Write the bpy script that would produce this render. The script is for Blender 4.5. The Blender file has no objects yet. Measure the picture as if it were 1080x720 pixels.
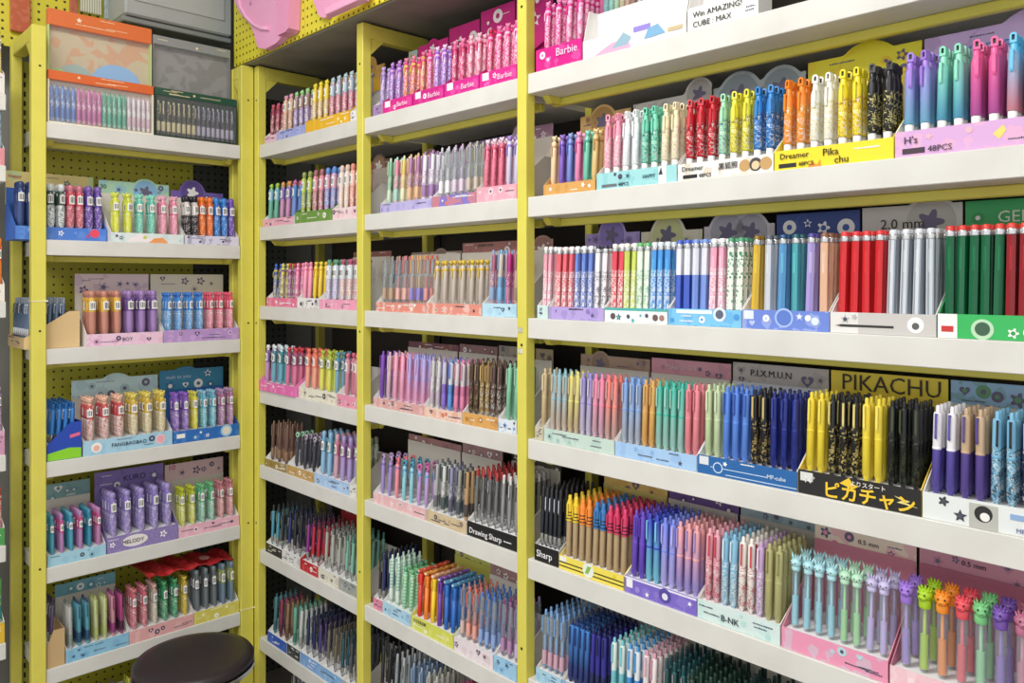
import bpy, math, random
from mathutils import Vector, Matrix
random.seed(7)
PI = math.pi
SC = bpy.context.scene
COL = SC.collection

# ---------------------------------------------------------------- camera, world, lights, exposure
EYE = 1.6
F = 838.0                                    # focal length in pixels of the 1080 wide frame
cd = bpy.data.cameras.new('camera'); cam = bpy.data.objects.new('camera', cd); COL.objects.link(cam)
cam.location = (0, 0, EYE); cam.rotation_euler = (PI / 2, 0, 0)
cd.sensor_width = 36; cd.lens = 36 * F / 1080; cd.shift_y = -64 / 1080; cd.clip_start = .02
SC.camera = cam
W = bpy.data.worlds.new('world'); SC.world = W; W.use_nodes = True
W.node_tree.nodes['Background'].inputs[0].default_value = (.97, .985, 1, 1)
W.node_tree.nodes['Background'].inputs[1].default_value = .85
SC.view_settings.view_transform = 'Standard'; SC.view_settings.look = 'None'
SC.view_settings.gamma = 1; SC.view_settings.use_curve_mapping = False
SC.view_settings.exposure = 0.3
CEIL = 3.3
LAMPS = [(-.75, .95, 30), (-.3, -.9, 8), (-1.75, -.5, 32), (-.8, -1.9, 14)]   # unseen ceiling lamps over the aisle; first one added to brighten left bay


def srgb(h):
    def f(c):
        c /= 255
        return c / 12.92 if c <= .04045 else ((c + .055) / 1.055) ** 2.4
    return (f(int(h[0:2], 16)), f(int(h[2:4], 16)), f(int(h[4:6], 16)), 1)


# ---------------------------------------------------------------- materials
_M = {}


def mat(a, b=None, pat='solid', rough=.4, metal=0, p=.5, c=None, alpha=1, emit=0):
    key = (a, b, pat, rough, metal, p, c, alpha, emit)
    if key in _M:
        return _M[key]
    m = bpy.data.materials.new('mat_' + a + '_' + pat); m.use_nodes = True
    nt = m.node_tree; bs = nt.nodes['Principled BSDF']; N = nt.nodes.new; L = nt.links.new
    bs.inputs['Base Color'].default_value = srgb(a)
    bs.inputs['Roughness'].default_value = rough; bs.inputs['Metallic'].default_value = metal
    bs.inputs['Alpha'].default_value = alpha
    if emit:
        bs.inputs['Emission Color'].default_value = srgb(a); bs.inputs['Emission Strength'].default_value = emit
    if pat != 'solid':
        tc = N('ShaderNodeTexCoord'); mix = N('ShaderNodeMix'); mix.data_type = 'RGBA'
        mix.inputs[6].default_value = srgb(a); mix.inputs[7].default_value = srgb(b or 'ffffff')
        L(mix.outputs[2], bs.inputs['Base Color'])

        def math_(op, x, y=None, z=None):
            n = N('ShaderNodeMath'); n.operation = op
            for i, v in enumerate((x, y, z)):
                if v is None: continue
                if isinstance(v, (int, float)): n.inputs[i].default_value = v
                else: L(v, n.inputs[i])
            return n.outputs[0]
        if pat in ('split', 'grad', 'bands', 'stripe', 'peg'):
            sp = N('ShaderNodeSeparateXYZ'); L(tc.outputs['Object'], sp.inputs[0])
            x, y, z = sp.outputs
        if pat == 'split':
            f = math_('LESS_THAN', z, p)
        elif pat == 'grad':
            mr = N('ShaderNodeMapRange'); L(z, mr.inputs[0]); mr.inputs[1].default_value = .12; mr.inputs[2].default_value = .02
            f = mr.outputs[0]
        elif pat == 'bands':
            f = math_('LESS_THAN', math_('FRACT', math_('MULTIPLY', z, 110)), p)
        elif pat == 'stripe':
            f = math_('LESS_THAN', math_('FRACT', math_('MULTIPLY', x, 130)), p)
        elif pat == 'peg':
            fx = math_('SUBTRACT', math_('FRACT', math_('MULTIPLY', x, 1 / .026)), .5)
            fz = math_('SUBTRACT', math_('FRACT', math_('MULTIPLY', z, 1 / .026)), .5)
            r2 = math_('ADD', math_('MULTIPLY', fx, fx), math_('MULTIPLY', fz, fz))
            f = math_('LESS_THAN', r2, p * p)
        elif pat == 'dots':
            v = N('ShaderNodeTexVoronoi'); v.inputs['Scale'].default_value = 170; L(tc.outputs['Object'], v.inputs[0])
            f = math_('LESS_THAN', v.outputs['Distance'], p * .75)
        elif pat in ('print', 'art', 'splotch'):
            v = N('ShaderNodeTexVoronoi'); v.inputs['Scale'].default_value = {'print': 330, 'art': 70, 'splotch': 40}[pat]
            nz = N('ShaderNodeTexNoise'); nz.inputs['Scale'].default_value = {'print': 120, 'art': 45, 'splotch': 14}[pat]
            L(tc.outputs['Object'], nz.inputs[0])
            va = N('ShaderNodeVectorMath'); va.operation = 'MULTIPLY_ADD'
            L(nz.outputs['Color'], va.inputs[0]); va.inputs[1].default_value = (.02,) * 3 if pat != 'splotch' else (.06,) * 3
            L(tc.outputs['Object'], va.inputs[2]); L(va.outputs[0], v.inputs[0])
            s = N('ShaderNodeSeparateColor'); L(v.outputs['Color'], s.inputs[0])
            f = math_('MULTIPLY', math_('LESS_THAN', s.outputs[0], p * .8), {'print': .75, 'art': .4, 'splotch': .5}[pat])
            if pat == 'print':
                sz = N('ShaderNodeSeparateXYZ'); L(tc.outputs['Object'], sz.inputs[0]); lo_ = math_('LESS_THAN', sz.outputs[2], .083); f = math_('MULTIPLY', f, lo_)
            if c:
                m2 = N('ShaderNodeMix'); m2.data_type = 'RGBA'; L(mix.outputs[2], m2.inputs[6]); m2.inputs[7].default_value = srgb(c)
                cf = math_('MULTIPLY', math_('LESS_THAN', s.outputs[1], .2), .65)
                L(math_('MULTIPLY', cf, lo_) if pat == 'print' else cf, m2.inputs[0]); L(m2.outputs[2], bs.inputs['Base Color'])
        elif pat == 'wear':
            nz = N('ShaderNodeTexNoise'); nz.inputs['Scale'].default_value = 9; nz.inputs['Detail'].default_value = 6
            L(tc.outputs['Object'], nz.inputs[0])
            mr = N('ShaderNodeMapRange'); L(nz.outputs[0], mr.inputs[0]); mr.inputs[1].default_value = .45; mr.inputs[2].default_value = .85
            mr.inputs[4].default_value = p
            f = mr.outputs[0]
        L(f, mix.inputs[0])
    _M[key] = m
    return m


YEL = lambda: mat('dcd25a', 'c6bc4c', 'wear', rough=.45, p=.5)
BOARD = lambda: mat('dad8d2', 'c2beb4', 'wear', rough=.5, p=.5)
METAL = lambda: mat('c8cacc', rough=.22, metal=1)
BLACK = lambda: mat('16161a', rough=.35)
WHITE = lambda: mat('f2f1ee', rough=.4)
CLEAR = lambda: mat('b4bec6', rough=.12, alpha=.27)


# ---------------------------------------------------------------- mesh builder
class MB:
    def __init__(s): s.v = []; s.f = []; s.m = []; s.s = []

    def face(s, idx, mi=0, sm=False): s.f.append(tuple(idx)); s.m.append(mi); s.s.append(sm)

    def box(s, x0, x1, y0, y1, z0, z1, mi=0):
        b = len(s.v)
        s.v += [(x0, y0, z0), (x1, y0, z0), (x1, y1, z0), (x0, y1, z0), (x0, y0, z1), (x1, y0, z1), (x1, y1, z1), (x0, y1, z1)]
        for q in ((0, 3, 2, 1), (4, 5, 6, 7), (0, 1, 5, 4), (1, 2, 6, 5), (2, 3, 7, 6), (3, 0, 4, 7)):
            s.face([b + i for i in q], mi)
        return s

    def bbox(s, x0, x1, y0, y1, z0, z1, mi=0, c=.002):
        """box with chamfered vertical front edges and top/bottom edges"""
        b = len(s.v)
        def ring(z, i):
            a0, a1, b0, b1 = x0 + i, x1 - i, y0 + i, y1 - i
            return [(a0 + c, b0, z), (a1 - c, b0, z), (a1, b0 + c, z), (a1, b1 - c, z), (a1 - c, b1, z), (a0 + c, b1, z), (a0, b1 - c, z), (a0, b0 + c, z)]
        for z, i in ((z0, c), (z0 + c, 0), (z1 - c, 0), (z1, c)): s.v += ring(z, i)
        for k in range(3):
            for j in range(8):
                s.face((b + k * 8 + j, b + k * 8 + (j + 1) % 8, b + k * 8 + 8 + (j + 1) % 8, b + k * 8 + 8 + j), mi)
        s.face([b + j for j in range(7, -1, -1)], mi); s.face([b + 24 + j for j in range(8)], mi)
        return s

    def lathe(s, prof, mi=0, seg=10, cx=0, cy=0, smooth=True, rot=0, sq=None):
        rings = []
        for r, z in prof:
            b = len(s.v)
            if r < 1e-6:
                s.v.append((cx, cy, z)); rings.append((b, 1))
            else:
                s.v += [(cx + r * math.cos(rot + 2 * PI * i / seg), cy + r * math.sin(rot + 2 * PI * i / seg), z) for i in range(seg)]
                rings.append((b, seg))
        for k in range(len(prof) - 1):
            if prof[k] == prof[k + 1]: continue
            (a, na), (b, nb) = rings[k], rings[k + 1]
            for i in range(seg):
                j = (i + 1) % seg
                if na == 1 and nb == 1: continue
                if na == 1: s.face((a, b + j, b + i), mi, smooth)
                elif nb == 1: s.face((a + i, a + j, b), mi, smooth)
                else: s.face((a + i, a + j, b + j, b + i), mi, smooth)
        return s

    def ball(s, x, y, z, r, mi=0, seg=8, ry=None, rz=None):
        ry = ry or r; rz = rz or r; b = len(s.v); n = 5
        s.v.append((x, y, z - rz))
        for k in range(1, n):
            t = PI * k / n
            s.v += [(x + r * math.sin(t) * math.cos(2 * PI * i / seg), y + ry * math.sin(t) * math.sin(2 * PI * i / seg), z - rz * math.cos(t)) for i in range(seg)]
        s.v.append((x, y, z + rz)); e = len(s.v) - 1
        for i in range(seg):
            j = (i + 1) % seg
            s.face((b, b + 1 + j, b + 1 + i), mi, True)
            for k in range(n - 2):
                s.face((b + 1 + k * seg + i, b + 1 + k * seg + j, b + 1 + (k + 1) * seg + j, b + 1 + (k + 1) * seg + i), mi, True)
            s.face((b + 1 + (n - 2) * seg + i, b + 1 + (n - 2) * seg + j, e), mi, True)
        return s

    def cone(s, x, y, z, r, h, dx=0, dy=0, mi=0, seg=5):
        b = len(s.v)
        s.v += [(x + r * math.cos(2 * PI * i / seg), y + r * math.sin(2 * PI * i / seg), z) for i in range(seg)]
        s.v.append((x + dx, y + dy, z + h))
        for i in range(seg): s.face((b + i, b + (i + 1) % seg, b + seg), mi, True)
        s.face([b + i for i in range(seg - 1, -1, -1)], mi)
        return s

    def prism(s, pts, y0, y1, mi=0):
        """polygon in xz, extruded from y0 (front) to y1"""
        n = len(pts); b = len(s.v)
        a = sum(pts[i][0] * pts[(i + 1) % n][1] - pts[(i + 1) % n][0] * pts[i][1] for i in range(n))
        if a < 0: pts = pts[::-1]
        s.v += [(x, y0, z) for x, z in pts] + [(x, y1, z) for x, z in pts]
        s.face([b + i for i in range(n)], mi); s.face([b + n + i for i in range(n - 1, -1, -1)], mi)
        for i in range(n):
            j = (i + 1) % n
            s.face((b + j, b + i, b + n + i, b + n + j), mi)
        return s

    def prismx(s, pts, x0, x1, mi=0):
        """polygon in yz, extruded along x"""
        n = len(pts); b = len(s.v)
        s.v += [(x0, y, z) for y, z in pts] + [(x1, y, z) for y, z in pts]
        s.face([b + i for i in range(n)], mi); s.face([b + n + i for i in range(n - 1, -1, -1)], mi)
        for i in range(n):
            j = (i + 1) % n
            s.face((b + j, b + i, b + n + i, b + n + j), mi)
        return s

    def tube(s, pts, r, mi=0, seg=8):
        pts = [Vector(p) for p in pts]; b = len(s.v)
        for k, p in enumerate(pts):
            d = (pts[min(k + 1, len(pts) - 1)] - pts[max(k - 1, 0)]).normalized()
            u = d.cross(Vector((0, 0, 1)) if abs(d.z) < .9 else Vector((1, 0, 0))).normalized(); w = d.cross(u)
            s.v += [tuple(p + u * r * math.cos(2 * PI * i / seg) + w * r * math.sin(2 * PI * i / seg)) for i in range(seg)]
        for k in range(len(pts) - 1):
            for i in range(seg):
                j = (i + 1) % seg
                s.face((b + k * seg + i, b + (k + 1) * seg + i, b + (k + 1) * seg + j, b + k * seg + j), mi, True)
        s.face([b + i for i in range(seg)], mi); s.face([b + (len(pts) - 1) * seg + i for i in range(seg - 1, -1, -1)], mi)
        return s

    def add(s, o, mi_map=None, off=(0, 0, 0)):
        b = len(s.v); s.v += [(x + off[0], y + off[1], z + off[2]) for x, y, z in o.v]
        for f, m, sm in zip(o.f, o.m, o.s): s.face([b + i for i in f], m if mi_map is None else mi_map[m], sm)
        return s

    def mesh(s, name, nmat=1):
        me = bpy.data.meshes.new(name); me.from_pydata(s.v, [], s.f)
        for k in range(nmat): me.materials.append(None)
        me.polygons.foreach_set('material_index', s.m); me.polygons.foreach_set('use_smooth', s.s)
        me.update(); return me


def obj(name, mb, mats, parent=None, loc=None, rz=0):
    if not isinstance(mats, (list, tuple)): mats = [mats]
    me = mb.mesh(name, 0) if isinstance(mb, MB) else mb
    for m in mats: me.materials.append(m)
    if len(mats): me.polygons.foreach_set('material_index', [min(i, len(mats) - 1) for i in mb.m])
    o = bpy.data.objects.new(name, me); COL.objects.link(o)
    if parent is not None: o.parent = parent
    if loc is not None: o.location = loc; o.rotation_euler = (0, 0, rz)
    return o


def slots(o, mats):
    for i, m in enumerate(mats):
        o.material_slots[i].link = 'OBJECT'; o.material_slots[i].material = m


LABELS = {}


def tag(o, label, cat, group=None, kind=None):
    n = len(label.replace('-', ' ').split())
    assert 4 <= n <= 17, label
    if label in LABELS: print('DUP LABEL', label)
    LABELS[label] = 1
    o['label'] = label; o['category'] = cat
    if group: o['group'] = group
    if kind: o['kind'] = kind
    return o


def thing(name, label, cat, loc, rz=0, group=None):
    o = bpy.data.objects.new(name, None); COL.objects.link(o); o.empty_display_size = .02
    o.location = loc; o.rotation_euler = (0, 0, rz)
    return tag(o, label, cat, group)


def struct(name, mb, m, loc=(0, 0, 0), rz=0):
    o = obj(name, mb, m, None, loc, rz); o['kind'] = 'structure'; return o


_T = {}


def text_mb(body, size, mi=0, bold=0.0):
    """lettering in the xz plane facing -y, left aligned at 0, baseline 0; returns (MB, width)"""
    key = (body, round(size, 5), bold)
    if key not in _T:
        c = bpy.data.curves.new('lettering', 'FONT'); c.body = body; c.size = size; c.extrude = .0003; c.offset = bold
        c.resolution_u = 2
        o = bpy.data.objects.new('lettering', c); COL.objects.link(o)
        bpy.context.view_layer.update()
        me = bpy.data.meshes.new_from_object(o.evaluated_get(bpy.context.evaluated_depsgraph_get()))
        mb = MB(); mb.v = [(v.co.x, -v.co.z, v.co.y) for v in me.vertices]
        for p in me.polygons: mb.face(tuple(p.vertices), 0)
        w = max([v[0] for v in mb.v] or [0])
        bpy.data.objects.remove(o); bpy.data.curves.remove(c); bpy.data.meshes.remove(me)
        _T[key] = (mb, w)
    mb, w = _T[key]; r = MB(); r.v = list(mb.v); r.f = list(mb.f); r.m = [mi] * len(mb.m); r.s = list(mb.s)
    return r, w


# ---------------------------------------------------------------- the two shelving walls as local frames (x right, y deeper, z up)
C0 = (-.908, 2.798)
TH_R = math.atan2(-.720, .694); TH_L = math.atan2(.694, .720)


class Frame:
    def __init__(s, th, o=C0): s.th = th; s.o = o; s.ex = (math.cos(th), math.sin(th)); s.ey = (-math.sin(th), math.cos(th))

    def w(s, x, y, z): return (s.o[0] + x * s.ex[0] + y * s.ey[0], s.o[1] + x * s.ex[1] + y * s.ey[1], EYE + z)

    def x_at(s, u, d=0.0):
        k = (u - 540) / F
        return (k * (s.o[1] + d * s.ey[1]) - (s.o[0] + d * s.ey[0])) / (s.ex[0] - k * s.ex[1])


FR = Frame(TH_R); FL = Frame(TH_L)
HZ = 296.0


def pix(fr, u, v, d=0.0):
    """local x and height of the point of the plane at depth d that lies on a ray of the camera"""
    x = fr.x_at(u, d); y = fr.o[1] + x * fr.ex[1] + d * fr.ey[1]
    return x, (HZ - v) * y / F


R_END = 2.6
P2 = (FR.x_at(376), FR.x_at(376) + .032); P3 = (FR.x_at(545), FR.x_at(545) + .03); PL = (FL.x_at(33.5), FL.x_at(49))
Z = {'L': [.471, .122, -.203, -.538, -.852, -1.154, -1.43],
     'B': [.475, .187, -.088, -.381, -.643, -.939, -1.246, -1.46],
     'M': [.472, .192, -.087, -.360, -.636, -.941, -1.21, -1.46],
     'R': [.475, .192, -.086, -.363, -.638, -.913, -1.19, -1.46],
     'N': [.535, .33, -.06, -.5, -.76, -1.04]}
X = {'L': (PL[1] + .001, -.047), 'B': (.03, P2[0]), 'M': (P2[1], P3[0]), 'R': (P3[1], R_END - .03), 'N': (PL[0] - .45, PL[0] - .062)}
FRM = {'L': FL, 'B': FR, 'M': FR, 'R': FR, 'N': FL}
BAYW = {'L': 'left bay', 'B': 'corner bay', 'M': 'middle bay', 'R': 'right bay', 'N': 'far bay'}
ORD = ['', 'first', 'second', 'third', 'fourth', 'fifth', 'sixth', 'seventh', 'eighth', 'ninth', 'tenth', 'eleventh', 'twelfth', 'thirteenth', 'fourteenth', 'fifteenth', 'sixteenth',
       'seventeenth', 'eighteenth', 'nineteenth', 'twentieth', 'twenty-first', 'twenty-second', 'twenty-third', 'twenty-fourth']
SHW = ['', 'top', 'second', 'third', 'fourth', 'fifth', 'sixth', 'seventh', 'eighth']
DEPTH = .30
FZ = -EYE

# ---------------------------------------------------------------- room
struct('floor', MB().box(-4, 3.5, -3.5, 4.5, -.05, 0), mat('9a938a', '857e76', 'wear', rough=.35))
struct('ceiling', MB().box(-4, 3.5, -3.5, 4.5, CEIL, CEIL + .05), mat('d8d8d4', rough=.8))
wl = MB().box(-2.6, 3.4, .55, .65, -EYE, CEIL - EYE)
struct('wall_right', wl, mat('6d6a64', rough=.8), FR.w(0, 0, 0), TH_R)
struct('wall_back', MB().box(-2.6, .54, .55, .65, -EYE, CEIL - EYE), mat('8d8c86', rough=.8), FL.w(0, 0, 0), TH_L)
for i, (lx, ly, pw) in enumerate(LAMPS):
    la = thing('ceiling_lamp', 'unseen strip lamp under the ceiling, %s one over the aisle' % ORD[i + 1], 'lamp', (lx, ly, CEIL))
    obj('housing', MB().bbox(-.62, .62, -.08, .08, -.05, 0), mat('e8e8e6', rough=.4), la)
    obj('diffuser', MB().bbox(-.6, .6, -.065, .065, -.066, -.0505), mat('ffffff', rough=.3, emit=4), la)
    ld = bpy.data.lights.new('lamp_light', 'AREA'); ld.shape = 'RECTANGLE'; ld.size = 1.2; ld.size_y = .3; ld.energy = pw
    ld.color = (1, .985, .95)
    lo = bpy.data.objects.new('lamp_light', ld); COL.objects.link(lo); lo.parent = la; lo.location = (0, 0, -.075)

# ---------------------------------------------------------------- steel uprights
POST_H = .752


def upright(fr, x0, x1, label, depth=DEPTH - .03, pd=.03):
    t = thing('upright_frame', label, 'shelf frame', fr.w(x0, 0, FZ), fr.th, 'yellow steel uprights')
    H = POST_H + EYE; w = x1 - x0
    obj('front_post', MB().bbox(0, w, 0, pd, 0, H, c=.002), YEL(), t)
    obj('rear_post', MB().bbox(0, w * .75, depth - .03, depth, 0, H - .002, c=.002), YEL(), t)
    top = MB(); top.bbox(.001, w - .001, pd, depth - .03, H - .045, H - .001)
    top.prismx([(pd, H - .045), (pd + .045, H - .045), (pd, H - .09)], .002, w - .002)
    obj('top_rail', top, YEL(), t)
    for sc_z in (H - .12, H - .9, H - 1.6):
        obj('bolt', MB().lathe([(.0035, -.001), (.0035, .0), (.0035, .0), (0, .0)], seg=8), mat('3a3320', rough=.5), t).matrix_local = \
            Matrix.Translation((w * .55, 0, sc_z)) @ Matrix.Rotation(PI / 2, 4, 'X') @ Matrix.Translation((0, 0, .0008))
    return t


upright(FL, PL[0], PL[1], 'yellow steel upright at the free end of the left bay')
upright(FL, -.047, -.001, 'yellow steel upright closing the left bay at the corner', depth=.1)
upright(FR, 0.0, .03, 'yellow steel upright in the corner, starting the corner bay')
upright(FR, P2[0], P2[1], 'yellow steel upright between corner bay and middle bay')
upright(FR, P3[0], P3[1], 'yellow steel upright between middle bay and right bay')
upright(FR, R_END - .03, R_END, 'yellow steel upright ending the right bay')
t = thing('slotted_strip', 'olive slotted strip behind the free end of the left bay', 'slotted strip', FL.w(PL[1] - .01, .2725, FZ), FL.th)
obj('strip', MB().bbox(0, .052, 0, .018, 0, POST_H + EYE - .05, c=.001), mat('aaa63c', rough=.5), t)
sl = MB()
for k in range(66):
    for cx in (.014, .034): sl.box(cx - .003, cx + .003, -.0008, .001, .3 + k * .03, .3 + k * .03 + .016)
obj('slot_pattern', sl, mat('1c1c14', rough=.8), t)

# ---------------------------------------------------------------- shelf boards
for b in 'LBMRN':
    fr = FRM[b]; x0, x1 = X[b]
    for i, z in enumerate(Z[b]):
        t = thing('shelf_board', 'white shelf board with yellow support rail, %s board of the %s' % (SHW[i + 1], BAYW[b]), 'shelf', fr.w(x0, 0, z), fr.th, 'white shelf boards')
        w = x1 - x0; e0 = 0; e1 = w
        if b in 'BMR': e0 = -.004; e1 = w + .001
        back = DEPTH - .035 if b in 'LN' else DEPTH
        yb = .034 if b == 'L' else .032
        bd = MB().bbox(e0 + .0045 * (b in 'BMR'), e1 - .0015, .006, back, -.046, 0, c=.0012)
        obj('panel', bd, BOARD(), t)
        obj('support_rail', MB().bbox(.004, w - .004, .085, .1, -.064, -.0465), YEL(), t)
        for bx in (.012, w - .03):
            obj('bracket', MB().prismx([(yb + .01, -.0465), (.084, -.0465), (.084, -.063), (.055, -.063)], bx, bx + .018), YEL(), t)
# rear panels
t = obj('pegboard_panel', MB().box(PL[1] + .046, -.1, .285, .292, -EYE + .05, .72), mat('c9c23e', '3a3716', 'peg', rough=.5, p=.14), None, FL.w(0, 0, 0), FL.th)
tag(t, 'yellow pegboard behind the goods of the left bay', 'pegboard')
t = obj('pegboard_panel', MB().box(-.098, .28, .293, .3, -EYE + .05, .72), mat('4c4d46', '1a1a18', 'peg', rough=.6, p=.2), None, FL.w(0, 0, 0), FL.th)
tag(t, 'dark grey pegboard in the gap beside the corner upright', 'pegboard')
for b in 'BMR':
    t = obj('rear_panel', MB().box(X[b][0] - .012, X[b][1] + .012, DEPTH + .002, DEPTH + .01, -EYE + .05, .74), mat('3a342c', '2a251f', 'wear', rough=.7), None, FR.w(0, 0, 0), FR.th)  # dark brown stands in for the shade behind the goods
    tag(t, 'rear panel coloured dark for the shade behind the goods of the %s' % BAYW[b], 'back panel')

# ================================================================ pens
KIND = {'chunky': ('mechanical_pencil', 'mechanical pencil'), 'multi': ('multicolor_pen', 'multicolour pen'), 'multitop': ('topper_pen', 'topper pen'), 'clicker': ('clicker_pen', 'roller pen'),  # last entry: the middle bay's click pens, kept as a kind of their own
        'gel': ('gel_pen', 'gel pen'), 'clear': ('clear_pen', 'clear pen'), 'click': ('ballpoint_pen', 'click pen'), 'slim': ('drafting_pencil', 'drafting pencil'), 'stick': ('stick_pen', 'stick pen'),
        'pencil': ('pencil', 'pencil'), 'crayon': ('crayon_pen', 'crayon pen'), 'charm': ('charm_pen', 'charm pen'), 'bunny': ('bunny_pen', 'bunny pen'),
        'dragon': ('dragon_pen', 'dragon pen'), 'tag': ('felt_tip_pen', 'tagged pen'), 'flower': ('flower_pen', 'flower pen')}
CATS = {'pencil': 'pencil', 'slim': 'pencil', 'chunky': 'mechanical pencil'}


def clip_mb(r, z0, z1, w=.0032, mi=0):
    m = MB(); y = -r
    m.prismx([(y - .0035, z1), (y - .0035, z0 + .004), (y - .0022, z0), (y - .001, z0 + .002), (y - .0022, z0 + .006), (y - .0022, z1 - .003), (y + .001, z1 - .003), (y + .001, z1)], -w / 2, w / 2, mi)
    return m


def pen_parts(shape, r, L):
    """list of (part name, MB, material keys)"""
    P = []
    if shape in ('gel', 'click', 'clear', 'clicker'):
        zt = L * .92
        if shape == 'clear':
            b = MB().lathe([(r * .55, 0), (r * .95, .012), (r, .02), (r, zt - .002), (r * .8, zt)], 0); P.append(('barrel', b, 'c'))
            P.append(('refill', MB().lathe([(r * .5, .004), (r * .5, zt * .62), (r * .5, zt * .62), (0, zt * .62)], 0), 'a'))
            P.append(('grip', MB().lathe([(r * 1.03, .012), (r * 1.06, .014), (r * 1.06, .042), (r * 1.03, .044), (r * 1.03, .044), (r, .044)], 0), 'b'))
        else:
            b = MB().lathe([(r * .5, 0), (r * .9, .010), (r * .9, .010), (r, .0105), (r, zt - .003), (r * .85, zt), (r * .85, zt), (0, zt)], 0); P.append(('barrel', b, 'a'))
            if shape == 'gel':
                P.append(('grip', MB().lathe([(r * .96, .011), (r * 1.05, .013), (r * 1.05, .040), (r * 1.0, .042)], 0), 'b'))
            else:
                P.append(('ring', MB().lathe([(r * 1.0, L * .5), (r * 1.06, L * .5 + .001), (r * 1.06, L * .5 + .003), (r, L * .5 + .004)], 0), 'a2'))
        P.append(('clip', clip_mb(r, L * .62, zt - .002), 'b' if shape != 'clear' else 'a'))
        P.append(('push_button', MB().lathe([(r * .5, zt - .002), (r * .5, L - .002), (r * .35, L), (0, L)], 0, seg=8), 'b' if shape == 'gel' else 'a'))
    elif shape == 'chunky':
        zs = L * .8
        P.append(('barrel', MB().lathe([(r * .9, .016), (r, .017), (r, zs - .008), (r * .7, zs), (r * .7, zs), (0, zs)], 0, seg=12), 'a'))
        P.append(('tip', MB().lathe([(r * .7, 0), (r * .8, .001), (r * .86, .0155), (0, .0155)], 0, seg=10), 'w'))
        P.append(('sleeve', MB().lathe([(r * .66, zs), (r * .66, L * .88), (r * .5, L * .89), (0, L * .89)], 0), 'b2'))
        cap = MB(); w = r * .6; z0 = L * .885
        cap.box(-w, w, -w * 1.25, w, z0, z0 + .004); cap.box(-w, -w * .45, -w * 1.25, w, z0 + .004, L - .003); cap.box(w * .45, w, -w * 1.25, w, z0 + .004, L - .003)
        cap.prism([(-w, L - .003), (w, L - .003), (w * .5, L), (-w * .5, L)], -w * 1.25, w)
        cap.box(-w * .45, w * .45, -w * .5, w, z0 + .004, L - .003, 1)
        P.append(('cap', cap, ('a2', 'k')))
        P.append(('clip', clip_mb(r * .95, L * .56, zs, .0045), 'a2'))
    elif shape in ('multi', 'multitop'):
        zt = L * .84; zw = L * .52
        P.append(('barrel', MB().lathe([(r * .45, 0), (r * .85, .010), (r * .93, .018), (r, .03), (r, zw)], 0, seg=12), 'a'))
        P.append(('upper_barrel', MB().lathe([(r * 1.02, zw), (r * 1.02, zt - .004), (r * .9, zt), (r * .9, zt), (0, zt)], 0, seg=12), 'b'))
        wn = MB(); wn.bbox(-r * .72, r * .72, -r * 1.12, -r * .5, zw + .005, zt - .012, 0, c=.001)
        for k in range(3): wn.box(-r * .5 + k * r * .4, -r * .3 + k * r * .4, -r * 1.15, -r * 1.1, zw + .010, zt - .016, 1)
        P.append(('slot_window', wn, 'wk'))
        sl = MB()
        for k in range(7):
            a = 2 * PI * k / 7 + .2
            sl.ball(math.cos(a) * r * 1.0, math.sin(a) * r * 1.0, zt - .006 - .006 * (k % 2), r * .17, k % 3, 5, rz=.005)
        P.append(('slider', sl, 'abw'))
        if shape == 'multi':
            P.append(('crown', MB().lathe([(r * .8, zt), (r * .8, zt + .004), (r * .95, zt + .006), (r * .95, L - .005), (r * .6, L), (0, L)], 0, seg=10), 'a2'))
        else:
            h = MB(); q = r * 1.0
            h.lathe([(r * .6, zt), (r * .6, zt + .006)], 0, seg=8)
            h.ball(0, 0, zt + .004 + q * .85, q, 0, 8, rz=q * .85)
            h.ball(-q * .7, 0, zt + .004 + q * 1.55, q * .38, 0, 6); h.ball(q * .7, 0, zt + .004 + q * 1.55, q * .38, 0, 6)
            h.ball(-q * .35, -q * .85, zt + .004 + q * .95, q * .14, 1, 5); h.ball(q * .35, -q * .85, zt + .004 + q * .95, q * .14, 1, 5)
            P.append(('topper', h, ('t', 'k')))
    elif shape in ('slim', 'stick'):
        zt = L * .84
        P.append(('barrel', MB().lathe([(r * .3, 0), (r * .9, .014), (r * .9, .014), (r, .03), (r, zt), (r * .8, zt + .002), (0, zt + .002)], 0, seg=8), 'a'))
        P.append(('tip', MB().lathe([(r * .25, 0.0), (r * 1.02, .0145), (r * 1.02, .028), (r * 1.02, .028), (r, .028)], 0, seg=8), 'm'))
        P.append(('clip', clip_mb(r, L * .6, zt, .0028), 'm'))
        P.append(('cap', MB().lathe([(r * .72, zt), (r * .72, L - .004), (r * .6, L), (0, L)], 0, seg=8), 'b'))
    elif shape == 'pencil':
        zf = L * .88
        P.append(('barrel', MB().lathe([(r, 0), (r, zf)], 0, seg=6, smooth=False, rot=PI / 6), 'a'))
        fe = MB().lathe([(r * 1.0, zf), (r * 1.08, zf + .001), (r * 1.0, zf + .003), (r * 1.08, zf + .005), (r * 1.0, zf + .007), (r * 1.04, L * .945), (0, L * .945)], 0, seg=10)
        P.append(('ferrule', fe, 'm2'))
        P.append(('eraser', MB().lathe([(r * .95, L * .945), (r * .95, L - .002), (r * .7, L), (0, L)], 0, seg=10), 'b'))
        lb = MB(); lb.bbox(-r * .2, r * .2, -r * .93, -r * .7, L * .5, L * .76, 0, c=.0003)
        P.append(('side_print', lb, 'b3'))
    elif shape == 'crayon':
        zc = L * .58
        P.append(('barrel', MB().lathe([(r * .6, 0), (r * .85, .004), (r * .85, zc)], 0, seg=10), 'w2'))
        cp = MB().lathe([(r, zc), (r * 1.02, zc), (r * 1.02, zc), (r * 1.02, L * .84), (r * .95, L * .86), (r * .55, L * .93), (r * .5, L * .99), (0, L)], 0, seg=10)
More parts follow.
